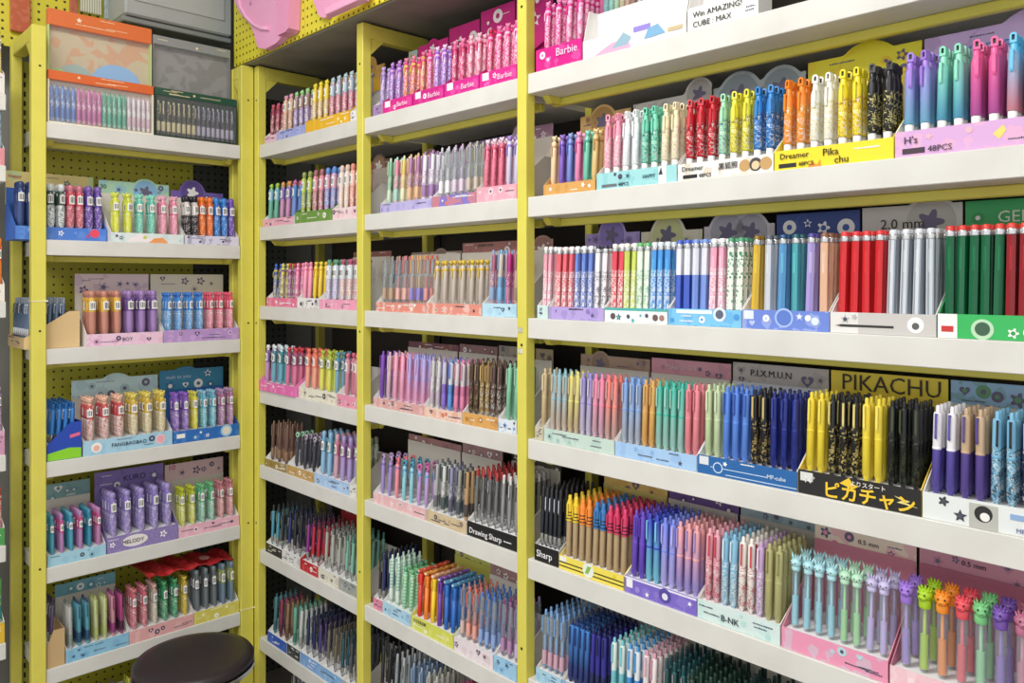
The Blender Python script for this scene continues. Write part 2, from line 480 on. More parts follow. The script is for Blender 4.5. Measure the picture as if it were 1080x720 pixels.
        for k in range(3): cp.lathe([(r * 1.0, zc + .004 + k * .007), (r * 1.06, zc + .004 + k * .007), (r * 1.06, zc + .0062 + k * .007), (r, zc + .0062 + k * .007)], 1, seg=10)
        P.append(('cap', cp, 'ak'))
        P.append(('clip', clip_mb(r, L * .66, L * .86), 'a'))
    elif shape in ('charm', 'bunny', 'dragon', 'flower'):
        zt = L * (.8 if shape != 'charm' else .82)
        if shape in ('bunny', 'dragon'):
            P.append(('barrel', MB().lathe([(r * .6, 0), (r * .95, .008), (r, .012), (r, zt)], 0, seg=10), 'c'))
            P.append(('ink_core', MB().lathe([(r * .76, .006), (r * .76, L * .42), (r * .76, L * .42), (r * .3, L * .42), (r * .3, L * .74)], 0, seg=8), 'a'))
        else:
            P.append(('barrel', MB().lathe([(r * .5, 0), (r * .9, .012), (r, .014), (r, zt - .002), (r * .7, zt)], 0, seg=10), 'a'))
            P.append(('collar', MB().lathe([(r * 1.0, zt - .014), (r * 1.08, zt - .013), (r * 1.08, zt - .009), (r, zt - .008)], 0), 'b'))
        h = MB(); zc = zt
        if shape == 'dragon':
            q = r * 1.5
            h.lathe([(r * 1.0, zc - .012), (r * 1.15, zc - .010), (r * 1.15, zc), (r * .9, zc + .002)], 0, seg=10)
            h.ball(0, 0, zc + q * .75, q, 0, 10, rz=q * .8); h.ball(0, -q * .6, zc + q * .4, q * .62, 0, 8, rz=q * .42)
            for k in range(9):
                a = 2 * PI * k / 9; h.cone(math.cos(a) * q * .55, math.sin(a) * q * .5, zc + q * 1.05, q * .28, q * .75, math.cos(a) * q * .36, math.sin(a) * q * .3)
            for a in (-.35, .0, .35): h.cone(a * q, 0, zc + q * 1.35, q * .22, q * .7, a * q * .6, 0)
            h.ball(-q * .38, -q * .88, zc + q * .85, q * .13, 1, 5); h.ball(q * .38, -q * .88, zc + q * .85, q * .13, 1, 5)
            h.box(-q * .2, q * .2, -q * 1.24, -q * 1.0, zc + q * .42, zc + q * .46, 1)
        elif shape == 'bunny':
            q = r * 1.45
            h.lathe([(r * 1.0, zc - .006), (r * 1.1, zc - .005), (r * 1.1, zc), (r * .9, zc + .002)], 0, seg=10)
            h.ball(0, 0, zc + q * .7, q, 0, 10, rz=q * .8)
            for sx in (-1, 1):
                h.cone(sx * q * .55, 0, zc + q * 1.2, q * .34, q * 1.4, sx * q * .45, 0, seg=6); h.cone(sx * q * .15, q * .1, zc + q * 1.3, q * .25, q * 1.0, sx * q * .15, 0, seg=6)
                h.ball(sx * q * .4, -q * .86, zc + q * .75, q * .12, 1, 5)
            h.ball(0, -q * .97, zc + q * .5, q * .1, 1, 5)
        elif shape == 'flower':
            q = r * 1.25
            h.lathe([(r * .6, zt - .002), (r * .5, zt + .006)], 0, seg=8)
            for k in range(6):
                a = 2 * PI * k / 6; h.ball(math.cos(a) * q * .75, 0, zc + q * 1.1 + math.sin(a) * q * .75, q * .55, 0, 6, ry=q * .55)
            h.ball(0, -q * .4, zc + q * 1.1, q * .4, 1, 6)
        else:
            q = r * .95
            h.lathe([(r * .6, zt - .002), (r * .5, zt + .005)], 0, seg=8)
            h.ball(0, 0, zc + q * 1.1, q, 0, 8); h.ball(-q * .75, 0, zc + q * 1.9, q * .42, 0, 6); h.ball(q * .75, 0, zc + q * 1.9, q * .42, 0, 6)
            h.ball(0, -q * .9, zc + q * 1.0, q * .2, 1, 5)
        P.append(('topper', h, ('t', 'k')))
        if shape in ('charm', 'flower'): P.append(('clip', clip_mb(r, L * .55, zt - .014, .003), 'b'))
    elif shape == 'tag':
        zt = L * .9
        P.append(('barrel', MB().lathe([(r * .8, 0), (r, .002), (r, L * .68), (r * .9, L * .68)], 0), 'a'))
        P.append(('cap', MB().lathe([(r * 1.1, L * .66), (r * 1.1, zt - .002), (r * .8, zt), (0, zt)], 0), 'a2'))
        P.append(('clip', clip_mb(r * 1.1, L * .7, zt - .004), 'a2'))
        tg = MB().bbox(-.0058, .0058, -.0085, .0075, L * .92, L * .975, 0, c=.001); tg.ball(0, -.009, L * .945, .0028, 1, 6, ry=.0008)
        P.append(('hang_tag', tg, 'bw'))
    return P


_PM = {}


def pen_meshes(shape, r, L):
    key = (shape, r, L)
    if key not in _PM:
        parts = []; whole = MB(); keys = []
        for nm, mb, ks in pen_parts(shape, r, L):
            ks = list(ks) if isinstance(ks, tuple) else ([ks] if len(ks) == 2 and ks[1].isdigit() else list(ks))
            mp = []
            for k in ks:
                if k not in keys: keys.append(k)
                mp.append(keys.index(k))
            parts.append((nm, mb.mesh(nm, len(ks)), ks)); whole.add(mb, mp)
        _PM[key] = (parts, whole.mesh(KIND[shape][0], len(keys)), keys)
    return _PM[key]


def pmat(k, st, L):
    shape, a, b, pat, top = st
    if k == 'a':
        dark = sum(int(a[i:i + 2], 16) for i in (0, 2, 4)) < 200
        return mat(a, b, pat, rough=.3, p=L * .5 if pat == 'split' else (.27 if dark else .5), c='f4f2ee' if pat == 'print' and not dark else None)
    if k in ('a2',): return mat(a, rough=.3)
    if k == 'b': return mat(b or a, rough=.35)
    if k == 'b2': return mat(a, rough=.35)
    if k == 'b3': return mat(lighter(a, 1.5), rough=.4)
    if k == 't': return mat(top or a, rough=.45)
    if k == 'w': return WHITE()
    if k == 'w2': return mat('b39a76', 'a08663', 'wear', rough=.7)
    if k == 'k': return BLACK()
    if k == 'm': return METAL()
    if k == 'm2': return mat('d9dadc', rough=.25, metal=.8)
    if k == 'c': return CLEAR()


COUNT = {}
_SETS = {}


def pen(shape, a, b, pat, top, r, L, parent_frame, x, y, z, lean, rz, tilt, label, detailed, group):
    name, _ = KIND[shape]; st = (shape, a, b, pat, top)
    parts, whole, keys = pen_meshes(shape, r, L)
    cat = CATS.get(shape, 'pen')
    M = Matrix.Translation(parent_frame.w(x, y, z)) @ Matrix.Rotation(parent_frame.th, 4, 'Z') @ Matrix.Rotation(tilt, 4, 'Y') @ Matrix.Rotation(-lean, 4, 'X') @ Matrix.Rotation(rz, 4, 'Z')
    if detailed:
        sk = (shape, a, b, pat, top, r, L)
        o = bpy.data.objects.new(name, None); o.empty_display_size = .01; COL.objects.link(o); o.matrix_world = M
        if sk not in _SETS:
            src = []
            for nm, me, ks in parts:
                c = bpy.data.objects.new(nm, me); slots(c, [pmat(k, st, L) for k in ks]); src.append(c)
            _SETS[sk] = src
            new = src
        else: new = [c.copy() for c in _SETS[sk]]
        for c in new: c.parent = o; COL.objects.link(c)
    else:
        o = bpy.data.objects.new(name, whole); slots(o, [pmat(k, st, L) for k in keys]); COL.objects.link(o); o.matrix_world = M
    tag(o, label, cat, group); COUNT[name] = COUNT.get(name, 0) + 1
    return o


RAD = {'chunky': .0078, 'multi': .0078, 'multitop': .0078, 'gel': .0062, 'clear': .006, 'click': .0065, 'clicker': .0065, 'slim': .005, 'stick': .0052, 'pencil': .0052, 'crayon': .0078, 'charm': .0066,
       'bunny': .0070, 'dragon': .0080, 'tag': .0062, 'flower': .006}
LEN = {'chunky': .130, 'multi': .137, 'multitop': .130, 'gel': .134, 'clear': .134, 'click': .135, 'clicker': .135, 'slim': .134, 'stick': .134, 'pencil': .137, 'crayon': .135, 'charm': .124,
       'bunny': .122, 'dragon': .122, 'tag': .128, 'flower': .12}


# ---------------------------------------------------------------- printed motifs
def heart(x, z, s): return [(x + s * .062 * 16 * math.sin(t) ** 3, z + s * .062 * (13 * math.cos(t) - 5 * math.cos(2 * t) - 2 * math.cos(3 * t) - math.cos(4 * t))) for t in [2 * PI * i / 16 for i in range(16)]]
def star(x, z, s, n=5): return [(x + s * (1 if i % 2 == 0 else .45) * math.sin(PI * i / n), z + s * (1 if i % 2 == 0 else .45) * math.cos(PI * i / n)) for i in range(2 * n)]
def disc(x, z, s, n=18): return [(x + s * math.cos(2 * PI * i / n), z + s * math.sin(2 * PI * i / n)) for i in range(n)]
def flow(x, z, s): return [(x + s * (.75 + .25 * math.cos(5 * t)) * math.cos(t), z + s * (.75 + .25 * math.cos(5 * t)) * math.sin(t)) for t in [2 * PI * i / 30 for i in range(30)]]


def motif(w, h, z0, y, rng, n, occ=(), bars=True):
    """shapes scattered over a w x h panel standing at z0; y = front of panel"""
    m = MB(); placed = list(occ)
    for _ in range(n * 4):
        if n <= 0: break
        s = rng.uniform(.12, .26) * min(h, .09)
        x = rng.uniform(-w / 2 + s * 1.2, w / 2 - s * 1.2); z = z0 + rng.uniform(s * 1.2, max(s * 1.25, h - s * 1.2))
        if any(abs(x - px) < s + pw and abs(z - pz) < s + ph for px, pz, pw, ph in placed): continue
        placed.append((x, z, s, s)); n -= 1
        k = rng.choice((heart, star, disc, flow, disc, flow)); mi = rng.randrange(2)
        m.prism(k(x, z, s), y - .0007, y - .0002, mi)
        if s > .006: m.prism(disc(x, z, s * .4, 10), y - .0011, y - .0007, 1 - mi)
    if bars:
        for _ in range(5):
            l = rng.uniform(.1, .25) * w; x = rng.uniform(-w / 2 + .003, w / 2 - l - .003); z = z0 + rng.uniform(.2, .85) * h
            if any(x < px + pw and x + l > px - pw and abs(z - pz) < ph + .003 for px, pz, pw, ph in placed): continue
            xx = x
            while xx < x + l:
                q = rng.uniform(.0012, .0035); m.box(xx, xx + q, y - .0006, y - .0002, z, z + .0016 + rng.random() * .0012, 1); xx += q + .0009
    return m


def card_outline(w, h, bump, z0=0):
    """bump: list of (centre as a fraction, radius, rise)"""
    n = 44; pts = [(-w / 2, z0)]
    for i in range(n + 1):
        x = -w / 2 + w * i / n; z = h
        for c, r, rise in bump:
            dx = abs(x - (-w / 2 + c * w))
            if dx < r: z = max(z, h + rise - r + math.sqrt(r * r - dx * dx))
        pts.append((x, z))
    pts.append((w / 2, z0)); return pts


def lighter(h, k=1.22):
    return ''.join('%02x' % min(245, int(int(h[i:i + 2], 16) * k + 6)) for i in (0, 2, 4))


def box(bay, sh, u0, u1, desc, fc, ac, pens, rows=3, lip=.03, hdr=None, text=(), side='e9e6e2', depth=None, d0=.012, det=None, patt='art', lean=.05, scale=1.0, xr=None, up=1.0, sy=None, mo=3, deco=(), hw=None, fr=None, free=False):
    ov = fr is not None; fr = fr or FRM[bay]; z = Z[bay][sh - 1]
    x0, x1 = xr if xr else (fr.x_at(u0, d0), fr.x_at(u1, d0))
    if not ov and not free: x0 = max(x0, X[bay][0] + .003); x1 = min(x1, X[bay][1] - .003)
    x0 += .0008; x1 -= .0008; w = x1 - x0; cx = (x0 + x1) / 2
    rng = random.Random(hash((bay, sh, int(u0))) & 0xffff if False else int(u0 * 31 + sh * 7 + ord(bay)))
    ncol = sum(p[-1] for p in pens)
    depth = depth or (.125 if rows <= 5 else .155)
    cont = KIND[pens[0][0]][1] + 's' if pens else 'goods'
    where = '%s shelf, %s' % (SHW[sh], BAYW[bay])
    t = thing('display_box', '%s box of %s on the %s' % (desc, cont, where), 'display box', fr.w(cx, d0, z + .0004), fr.th, 'open cardboard display boxes of pens')
    bh = lip + .05; hb = bh
    tr = MB(); T = .0015
    tr.box(-w / 2, w / 2, T, depth, 0, T)
    for sx in (-1, 1):
        xa, xb = (-w / 2, -w / 2 + T) if sx < 0 else (w / 2 - T, w / 2)
        tr.prismx([(T, T), (depth, T), (depth, .11), (depth - .03, .11), (T, lip)], xa, xb)
    tr.box(-w / 2 + T, w / 2 - T, depth - T, depth, T, .11)
    obj('tray', tr, mat(side, rough=.55), t)
    obj('insert', MB().box(-w / 2 + T + .0003, w / 2 - T - .0003, T + .0003, depth - T - .0003, T + .0002, lip - .004), mat('efeeee', rough=.6), t)
    fp = obj('front_panel', MB().box(-w / 2, w / 2, 0, T - .0001, 0, lip), mat(fc, ac, patt, rough=.4, p=.35) if patt != 'plain' else mat(fc, rough=.4), t)
    occ = []
    if text:
        tm = MB(); cols = []
        for s, rx, rz, size, colr in text:
            if colr not in cols: cols.append(colr)
            mb, tw = text_mb(s, size * lip, cols.index(colr), .0006 if size > .7 else 0)
            k = min(1, w * (1 - rx) * .98 / max(tw, 1e-6))
            mb.v = [(v[0] * k - w / 2 + rx * w, v[1] - .0016, v[2] * (k ** .5) + rz * lip) for v in mb.v]
            tm.add(mb); occ.append((-w / 2 + rx * w + tw * k / 2, rz * lip + size * lip * .35, tw * k / 2 + .002, size * lip * .5))
        obj('lettering', tm, [mat(c, rough=.5) for c in cols], fp)
    if deco:
        dm = MB(); dc = []
        for k, it in enumerate(deco):
            colr = it[-1]
            if colr not in dc: dc.append(colr)
            ci = dc.index(colr); y0 = -.0004 - .00012 * k
            if it[0] == 'rect': a = [(-w / 2 + it[1] * w, it[2] * lip), (-w / 2 + it[3] * w, it[2] * lip), (-w / 2 + it[3] * w, it[4] * lip), (-w / 2 + it[1] * w, it[4] * lip)]
            elif it[0] == 'disc': a = disc(-w / 2 + it[1] * w, it[2] * lip, it[3] * lip, 22)
            elif it[0] == 'oval': a = [(-w / 2 + it[1] * w + (x * 2.2), it[2] * lip + z) for x, z in disc(0, 0, it[3] * lip, 26)]
            else: a = [(-w / 2 + x * w, z * lip) for x, z in it[1]]
            dm.prism(a, y0, -.0002, ci)
            xs = [p[0] for p in a]; zs = [p[1] for p in a]
            occ.append(((min(xs) + max(xs)) / 2, (min(zs) + max(zs)) / 2, (max(xs) - min(xs)) / 2, (max(zs) - min(zs)) / 2))
        obj('printed_pattern', dm, [mat(c_, rough=.45) for c_ in dc], fp)
    mt = motif(w, lip, 0, 0, rng, mo, occ)
    if mt.f: obj('printed_pattern', mt, [mat(ac, rough=.4), mat('f6f4f0' if int(fc, 16) & 0x808080 != 0x808080 else '4d4a60', rough=.4)], fp)
    if hdr:
        hc, ha, hh, bump, htext = hdr[:5]; hc, ha = lighter(hc), lighter(ha)
        obj('inner_liner', MB().box(-w / 2 + T + .0002, w / 2 - T - .0002, depth - T - .0012, depth - T - .0002, lip, .163), mat(side if side != 'e9e6e2' else 'ded8cc', rough=.6), t)
        pw = (hw or 1.0) * w
        hp = hdr[5] if len(hdr) > 5 else 'splotch'
        hd = obj('header_card', MB().prism(card_outline(pw - .002, hh, bump, .111), depth + .0005, depth + .0025), mat(hc, ha, hp, rough=.5, p=.3) if hp != 'plain' else mat(hc, rough=.5), t)
        occ = []
        if htext:
            tm = MB()
            s, rx, zz, size, colr = htext
            mb, tw = text_mb(s, size); k = min(1, pw * .95 / max(tw, 1e-6))
            mb.v = [(v[0] * k - pw / 2 + rx * pw, v[1] + depth - .0012, v[2] + zz) for v in mb.v]; tm.add(mb)
            obj('lettering', tm, mat(colr, rough=.5), hd); occ = [(-pw / 2 + rx * pw + tw * k / 2, zz + size * .4, tw * k / 2, size * .6)]
        mm = motif(pw * .94, hh - .15, .15, depth + .0004, rng, 5, occ)
        for c, r, rise in bump:
            if rise > 0 and r < .06:
                bx = -pw / 2 + c * pw; zc = hh + rise - r
                mm.prism(disc(bx, zc, r * .86, 24), depth - .0004, depth + .0003, 0); mm.prism(flow(bx, zc, r * .5), depth - .001, depth - .0004, 1)
        if mm.f: obj('printed_pattern', mm, [mat(ha, rough=.5), mat('f6f4f0' if (int(hc[0:2], 16) + int(hc[2:4], 16)) < 330 else '6b6480', rough=.5)], hd)
    # the pens: every column, row after row
    if not ncol: return t
    sp = (w - 2 * T - .004) / ncol
    rs = sy or max(.018, 0)
    detailed = (bay in 'RML') if det is None else det
    for row in range(rows):
        c = 0
        for p in pens:
            shape, phrase, a, b, pat = p[:5]; top = p[5] if len(p) > 6 else None
            r0 = min(RAD[shape] * scale, sp * .455 if shape not in ('dragon', 'bunny', 'flower') else sp * .36); r0 = math.floor(r0 * 5000) / 5000
            L0 = round(LEN[shape] * up, 3)
            for k in range(p[-1]):
                x = cx - w / 2 + T + .002 + sp * (c + .5); yy = d0 + T + r0 * (1.0 if shape not in ('dragon', 'bunny', 'flower') else 1.5) + .0075 + row * rs
                c += 1
                yy += row * (max(rs, 2 * r0 + .0045) - rs)
                if yy + r0 > d0 + depth - .018: continue
                rw = ['front', 'second', 'third', 'fourth', 'fifth', 'sixth', 'seventh'][row]
                lab = '%s %s, %s from left, %s row, %s box, %s shelf, %s' % (phrase, KIND[shape][1], ORD[c], rw, desc, SHW[sh], BAYW[bay])
                if len(lab.replace('-', ' ').split()) > 16: lab = lab.replace(' from left,', ' column,')
                if len(lab.replace('-', ' ').split()) > 16: lab = lab.replace(' click pen', ' pen').replace('mechanical pencil', 'pencil').replace('multicolour pen', 'pen').replace('gel pen', 'pen')
                Lx = L0
                pen(shape, a, b, pat, top, r0, Lx, fr, x, yy, z + lip - .0032, lean + rng.uniform(-.006, .006), rng.uniform(-.35, .35), rng.uniform(-.012, .012), lab, detailed and row == 0,
                    '%ss in the %s box, %s' % (KIND[shape][1], desc, where))
    return t


B = lambda c, r, rise: (c, r, rise)
exec_specs = []
# ================================================================ RIGHT BAY
# top shelf
box('R', 1, 565, 614, 'magenta', 'd21c86', 'f06ab8', [('charm', 'hot pink', 'e0358f', 'f7b5d6', 'print', 'f28cc0', 2), ('charm', 'blush', 'f0a0c4', 'd83888', 'print', 'e8468f', 2)],
    rows=4, lip=.05, hdr=('b8156f', 'd8308c', .26, [B(.5, .03, 0)], None), side='c41c80', text=[('Barbie', .45, .5, .5, 'ffd6ee')])
box('R', 1, 614.5, 724, 'white pastel-blob', 'f1efe6', 'b9a3da', [], lip=.04, text=(), depth=.05, mo=7, deco=[('poly', [(0.1, 0.0), (0.3, 0.5), (0.45, 0.6), (0.5, 0.0)], 'e8a8c4'), ('poly', [(0.3, 0.2), (0.42, 0.9), (0.5, 0.55), (0.45, 0.2)], '94b4c4'), ('rect', 0.52, 0.72, 0.68, 1, '9484d4'), ('poly', [(0.62, 0.25), (0.66, 0.75), (0.75, 0.85), (0.82, 0.3)], '7cacd0'), ('rect', 0.84, 0.3, 0.97, 0.5, 'c8b48c')])
box('R', 1, 725, 800, 'white black-lettered', 'f4f3ee', 'd94a5a', [], lip=.045, text=[('Win AMAZING!', .08, .55, .34, '222222'), ('CUBE : MAX', .08, .14, .34, '222222')], depth=.05, patt='plain', mo=0)
# second shelf
box('R', 2, 573, 628, 'kraft orange', 'd9a45c', 'c08a42', [('charm', 'cream', 'e6c59c', 'caa27a', 'solid', 'e8d0a8', 1), ('charm', 'purple', '7b5bb5', '6644a8', 'solid', '8f6fc4', 1), ('charm', 'blue', '6f86c8', '4f66b0', 'solid', '8ba0d8', 1),
    ('charm', 'pink', 'e080ac', 'd0588f', 'solid', 'f0a0c4', 1), ('charm', 'teal', '6cc0a8', '3fa088', 'solid', '7fd0b8', 1), ('charm', 'tan', 'd9b878', 'b89050', 'solid', 'e4c88c', 1)],
    lip=.024, hdr=('b5925e', '8f7040', .195, [B(.45, .04, .02)], None), side='d8a868', text=(), rows=2)
box('R', 2, 629, 714, 'aqua', '9fd6d8', '7cc0c8', [('chunky', 'pink', 'ee9ab2', 'f2d2d8', 'print', 2), ('chunky', 'white', 'eef0f2', 'd5dde8', 'print', 2), ('chunky', 'mint', '76d2b4', '3d7f78', 'print', 2), ('chunky', 'cream', 'eee3bc', 'cdbba0', 'print', 2)],
    lip=.034, hdr=('a9a6a2', '8f8c8a', .2, [B(.85, .035, .03)], ('HOPE', .5, .165, .018, '4c4a48')), text=[('HAPPY', .6, .4, .3, '1f5560'), ('48PCS', .29, .1, .3, '1f4048')], hw=1.0, deco=[('rect', 0.07, 0.1, 0.27, 0.28, '6c6c74'), ('rect', 0.79, 0.0, 0.88, 0.98, 'f2f0ec'), ('poly', [(0.79, 0.5), (0.82, 0.95), (0.84, 0.5)], '20303c')])
box('R', 2, 714.5, 816, 'white cream', 'ecebe4', 'c7a26a', [('chunky', 'red', 'cf2232', '8a1520', 'print', 3), ('chunky', 'pale green', 'a5dcb8', '3d7f90', 'print', 1), ('chunky', 'yellow', 'ece23c', '9b8a3a', 'print', 2), ('chunky', 'blue', '2f86d2', '2c3a78', 'print', 2)],
    lip=.032, hdr=('8a9498', '6f7a80', .2, [B(.3, .05, .025), B(.75, .045, .02)], None), text=[('Dreamer', .05, .55, .4, '30302e'), ('48PCS', .24, .1, .32, '222222'), ('黒狐照', .45, .45, .42, '1f1f1f')], deco=[('rect', 0.06, 0.1, 0.22, 0.32, '222222'), ('disc', 0.72, 0.5, 0.34, 'c49c64'), ('disc', 0.83, 0.5, 0.38, '4c4440'), ('disc', 0.83, 0.45, 0.24, 'e4c8a0'), ('disc', 0.93, 0.5, 0.36, 'c49c64')])
box('R', 2, 816.5, 943, 'bright yellow', 'f6dc2a', 'f0c818', [('chunky', 'orange', 'f58a2a', 'd6a83a', 'print', 2), ('chunky', 'white', 'f1f0e6', 'd6c87a', 'print', 2), ('chunky', 'yellow', 'f1df2e', 'c98a1e', 'print', 2), ('chunky', 'black', '1d1d20', 'e8dc8a', 'print', 2)],
    lip=.034, hdr=('d8bc2c', 'c4a822', .213, [B(.55, .06, .018)], ("Let's Go", .08, .168, .024, '2a2416'), 'splotch'), side='f2d838', text=[('Dreamer', .05, .55, .42, '3a3010'), ('48PCS', .22, .12, .3, '2a2416'), ('Pika', .43, .5, .5, '2a2416'), ('chu', .53, .08, .5, '2a2416')], patt='plain', mo=0, deco=[('rect', 0.04, 0.1, 0.2, 0.32, '222222'), ('poly', [(0.3, 0.0), (0.34, 0.3), (0.38, 0.1), (0.41, 0.35), (0.42, 0.0)], 'e89030')])
box('R', 2, 943.5, 1120, 'pink lilac', 'd7a8d8', 'f2b6c4', [('chunky', 'purple', 'a07ad8', '6fa8c8', 'grad', 2), ('chunky', 'mint', '8fdcc0', '4f9ab8', 'grad', 2), ('chunky', 'pink', 'ee5f9c', 'b04f98', 'grad', 2), ('chunky', 'sky blue', '66c0e6', 'c8808f', 'grad', 2), ('chunky', 'violet', 'b48ae0', '7fa8d8', 'grad', 1)],
    lip=.04, hdr=('b49cc4', '9478ac', .213, [B(.75, .07, .018)], ('JELLY BEARS', .1, .172, .022, '4c8cc8')), text=[("H's", .06, .5, .4, '40303c'), ('48PCS', .22, .12, .32, '40303c')], deco=[('rect', 0.05, 0.1, 0.2, 0.32, '40303c'), ('poly', [(0.62, 0.5), (0.68, 0.8), (0.7, 0.6), (0.66, 0.3)], 'f4d870')])
# third shelf (pencils)
box('R', 3, 566.5, 578, 'pale aqua', 'cfe4e2', '9fc8d0', [('pencil', 'pale pink', 'e6a2b4', 'f0eef0', 'print', 2)], lip=.03, rows=3, mo=0)
box('R', 3, 578.5, 637, 'lilac', 'b6a2dc', '8a78c0', [('pencil', 'coral', 'e2626e', 'f4e8e8', 'print', 3), ('pencil', 'cornflower', '6680cc', 'e8ecf4', 'print', 3), ('pencil', 'white', 'eceaee', '3a3450', 'print', 2)],
    lip=.028, hdr=('8f7fae', '6f609a', .195, [B(.5, .04, .035)], None), rows=4, text=(), scale=1.25)
box('R', 3, 637.5, 704, 'white teal-trimmed', 'e8f0ee', '4ab0ac', [('pencil', 'red', 'e2485a', 'f4ece8', 'print', 2), ('pencil', 'lime', 'c4d460', 'f0f0e0', 'print', 2), ('pencil', 'white green', 'e8f0e4', '68b878', 'print', 2), ('pencil', 'azure', '4a98e0', 'dce8f4', 'print', 3)],
    lip=.03, hdr=('b9b0a0', 'a8a878', .193, [B(.45, .045, .035)], None), rows=4, scale=1.25, patt='plain', mo=5, deco=[('rect', 0, 0.82, 1, 1, '4ab0ac'), ('disc', 0.14, 0.4, 0.22, '5c4c50'), ('disc', 0.82, 0.4, 0.22, '6c5450'), ('disc', 0.92, 0.4, 0.2, 'a47c6c')])
box('R', 3, 704.5, 782, 'sky blue', '7cc4ee', '4a9ad8', [('pencil', 'blue white', 'e8eaf0', '4a66c8', 'split', 2), ('pencil', 'pale blue', 'dfe2ee', '7a98dc', 'split', 2), ('pencil', 'pink white', 'f0a8c0', 'f6f2f4', 'print', 2), ('pencil', 'green-dotted', 'eef2ea', '4f9c74', 'dots', 2)],
    lip=.032, hdr=('a8a0a4', '8a8890', .197, [B(.35, .045, .03), B(.68, .04, .025)], None), rows=4, scale=1.3, text=(), deco=[('rect', 0.12, 0.72, 0.62, 0.94, 'e4f4fc'), ('disc', 0.72, 0.72, 0.42, 'dce8f0'), ('disc', 0.72, 0.72, 0.26, '5c6478')])
box('R', 3, 782.5, 875, 'periwinkle', '6c86d6', 'b8c8f0', [('pencil', 'gold', 'd8b23c', '8a6a1c', 'solid', 1), ('pencil', 'silver', 'c8ccd4', '5a606c', 'solid', 1), ('pencil', 'steel blue', '5a98cc', '28507c', 'solid', 1), ('pencil', 'teal', '4aa0a8', '1e5a64', 'solid', 1), ('pencil', 'lilac', 'a89ad8', '4f4690', 'solid', 1), ('pencil', 'peach', 'e4b898', '8a5a40', 'solid', 1)],
    lip=.034, hdr=('22356e', '2c4488', .212, [], None, 'splotch'), rows=5, scale=1.35, mo=4, deco=[('rect', 0.02, 0.5, 0.14, 0.95, 'e0e8f4'), ('disc', 0.5, 0.62, 0.5, 'a8c0f0'), ('disc', 0.5, 0.62, 0.4, '5c7ccc'), ('disc', 0.85, 0.5, 0.2, 'dce8f8')])
box('R', 3, 875.5, 988, 'white grey', 'e2e0dc', 'b8b8b4', [('pencil', 'red', 'd0262c', 'e23a3e', 'solid', 4), ('pencil', 'silver', '98a0ac', 'd4d8de', 'stripe', 4)],
    lip=.034, hdr=('a8a6a0', '98968f', .214, [B(.7, .045, .015)], ('2.0 mm', .2, .175, .024, '33322e'), 'plain'), rows=5, scale=1.3, patt='plain', mo=2, text=(), deco=[('rect', 0.28, 0, 1, 1, 'c8c4c0'), ('rect', 0.1, 0.3, 0.62, 0.42, '30302e'), ('poly', [(0.05, 0.36), (0.1, 0.3), (0.1, 0.42)], '806c50'), ('disc', 0.82, 0.5, 0.36, 'f4f4f2'), ('disc', 0.82, 0.45, 0.16, '5c5c5c')])
box('R', 3, 988.5, 1130, 'green', '35b45c', '2a9a4c', [('pencil', 'dark green', '12623e', 'd6403a', 'solid', 5), ('pencil', 'dark red', '8f2028', 'e0483c', 'solid', 3), ('pencil', 'deep green', '0f5436', 'd6403a', 'solid', 2)],
    lip=.036, hdr=('2c8a4c', '247a42', .214, [], ('GERSBEEK', .28, .178, .026, 'e6efd8'), 'plain'), rows=4, scale=1.3, side='3f9c60', patt='plain', mo=3, text=(), deco=[('rect', 0, 0, 0.16, 1, 'f2f0ec'), ('rect', 0.03, 0.25, 0.13, 0.5, 'c83430'), ('disc', 0.36, 0.4, 0.42, 'b8dcb8'), ('disc', 0.36, 0.42, 0.28, '3c6048')])
# fourth shelf (click pens)
box('R', 4, 564, 573, 'sand', 'c8c0a8', 'a89a80', [('click', 'beige', 'cbb48c', 'e0d0a8', 'solid', 1)], lip=.03, mo=0)
box('R', 4, 573.5, 648, 'grey green', 'c4d8cc', 'a4c4bc', [('click', 'aqua grey', '8fb8c4', 'c8b8a8', 'grad', 3), ('click', 'pale yellow', 'dcd47c', 'cdb890', 'grad', 2), ('click', 'lavender', '9a90cc', 'c8c0d8', 'grad', 2), ('click', 'pink', 'ea88a8', 'd0a8b8', 'grad', 2), ('click', 'coral', 'ee8078', 'cfa8a0', 'grad', 2)],
    lip=.03, hdr=('907868', '7c6658', .19, [B(.3, .03, .01)], None), rows=3, text=())
box('R', 4, 648.5, 735, 'light blue', 'a4c8ec', '8ab0e0', [('click', 'pale blue', '7ca4dc', 'b0b8c8', 'grad', 3), ('click', 'amber', 'dca860', 'cfa868', 'solid', 2), ('click', 'turquoise', '48b8a4', 'a0ccc0', 'grad', 4), ('click', 'salmon', 'e88a94', 'd87a88', 'solid', 2)],
    lip=.03, hdr=('b4808c', 'a06c7c', .195, [B(.8, .03, .0)], ('Makaron Girl', .2, .175, .014, 'f0d8dc')), rows=3, text=())
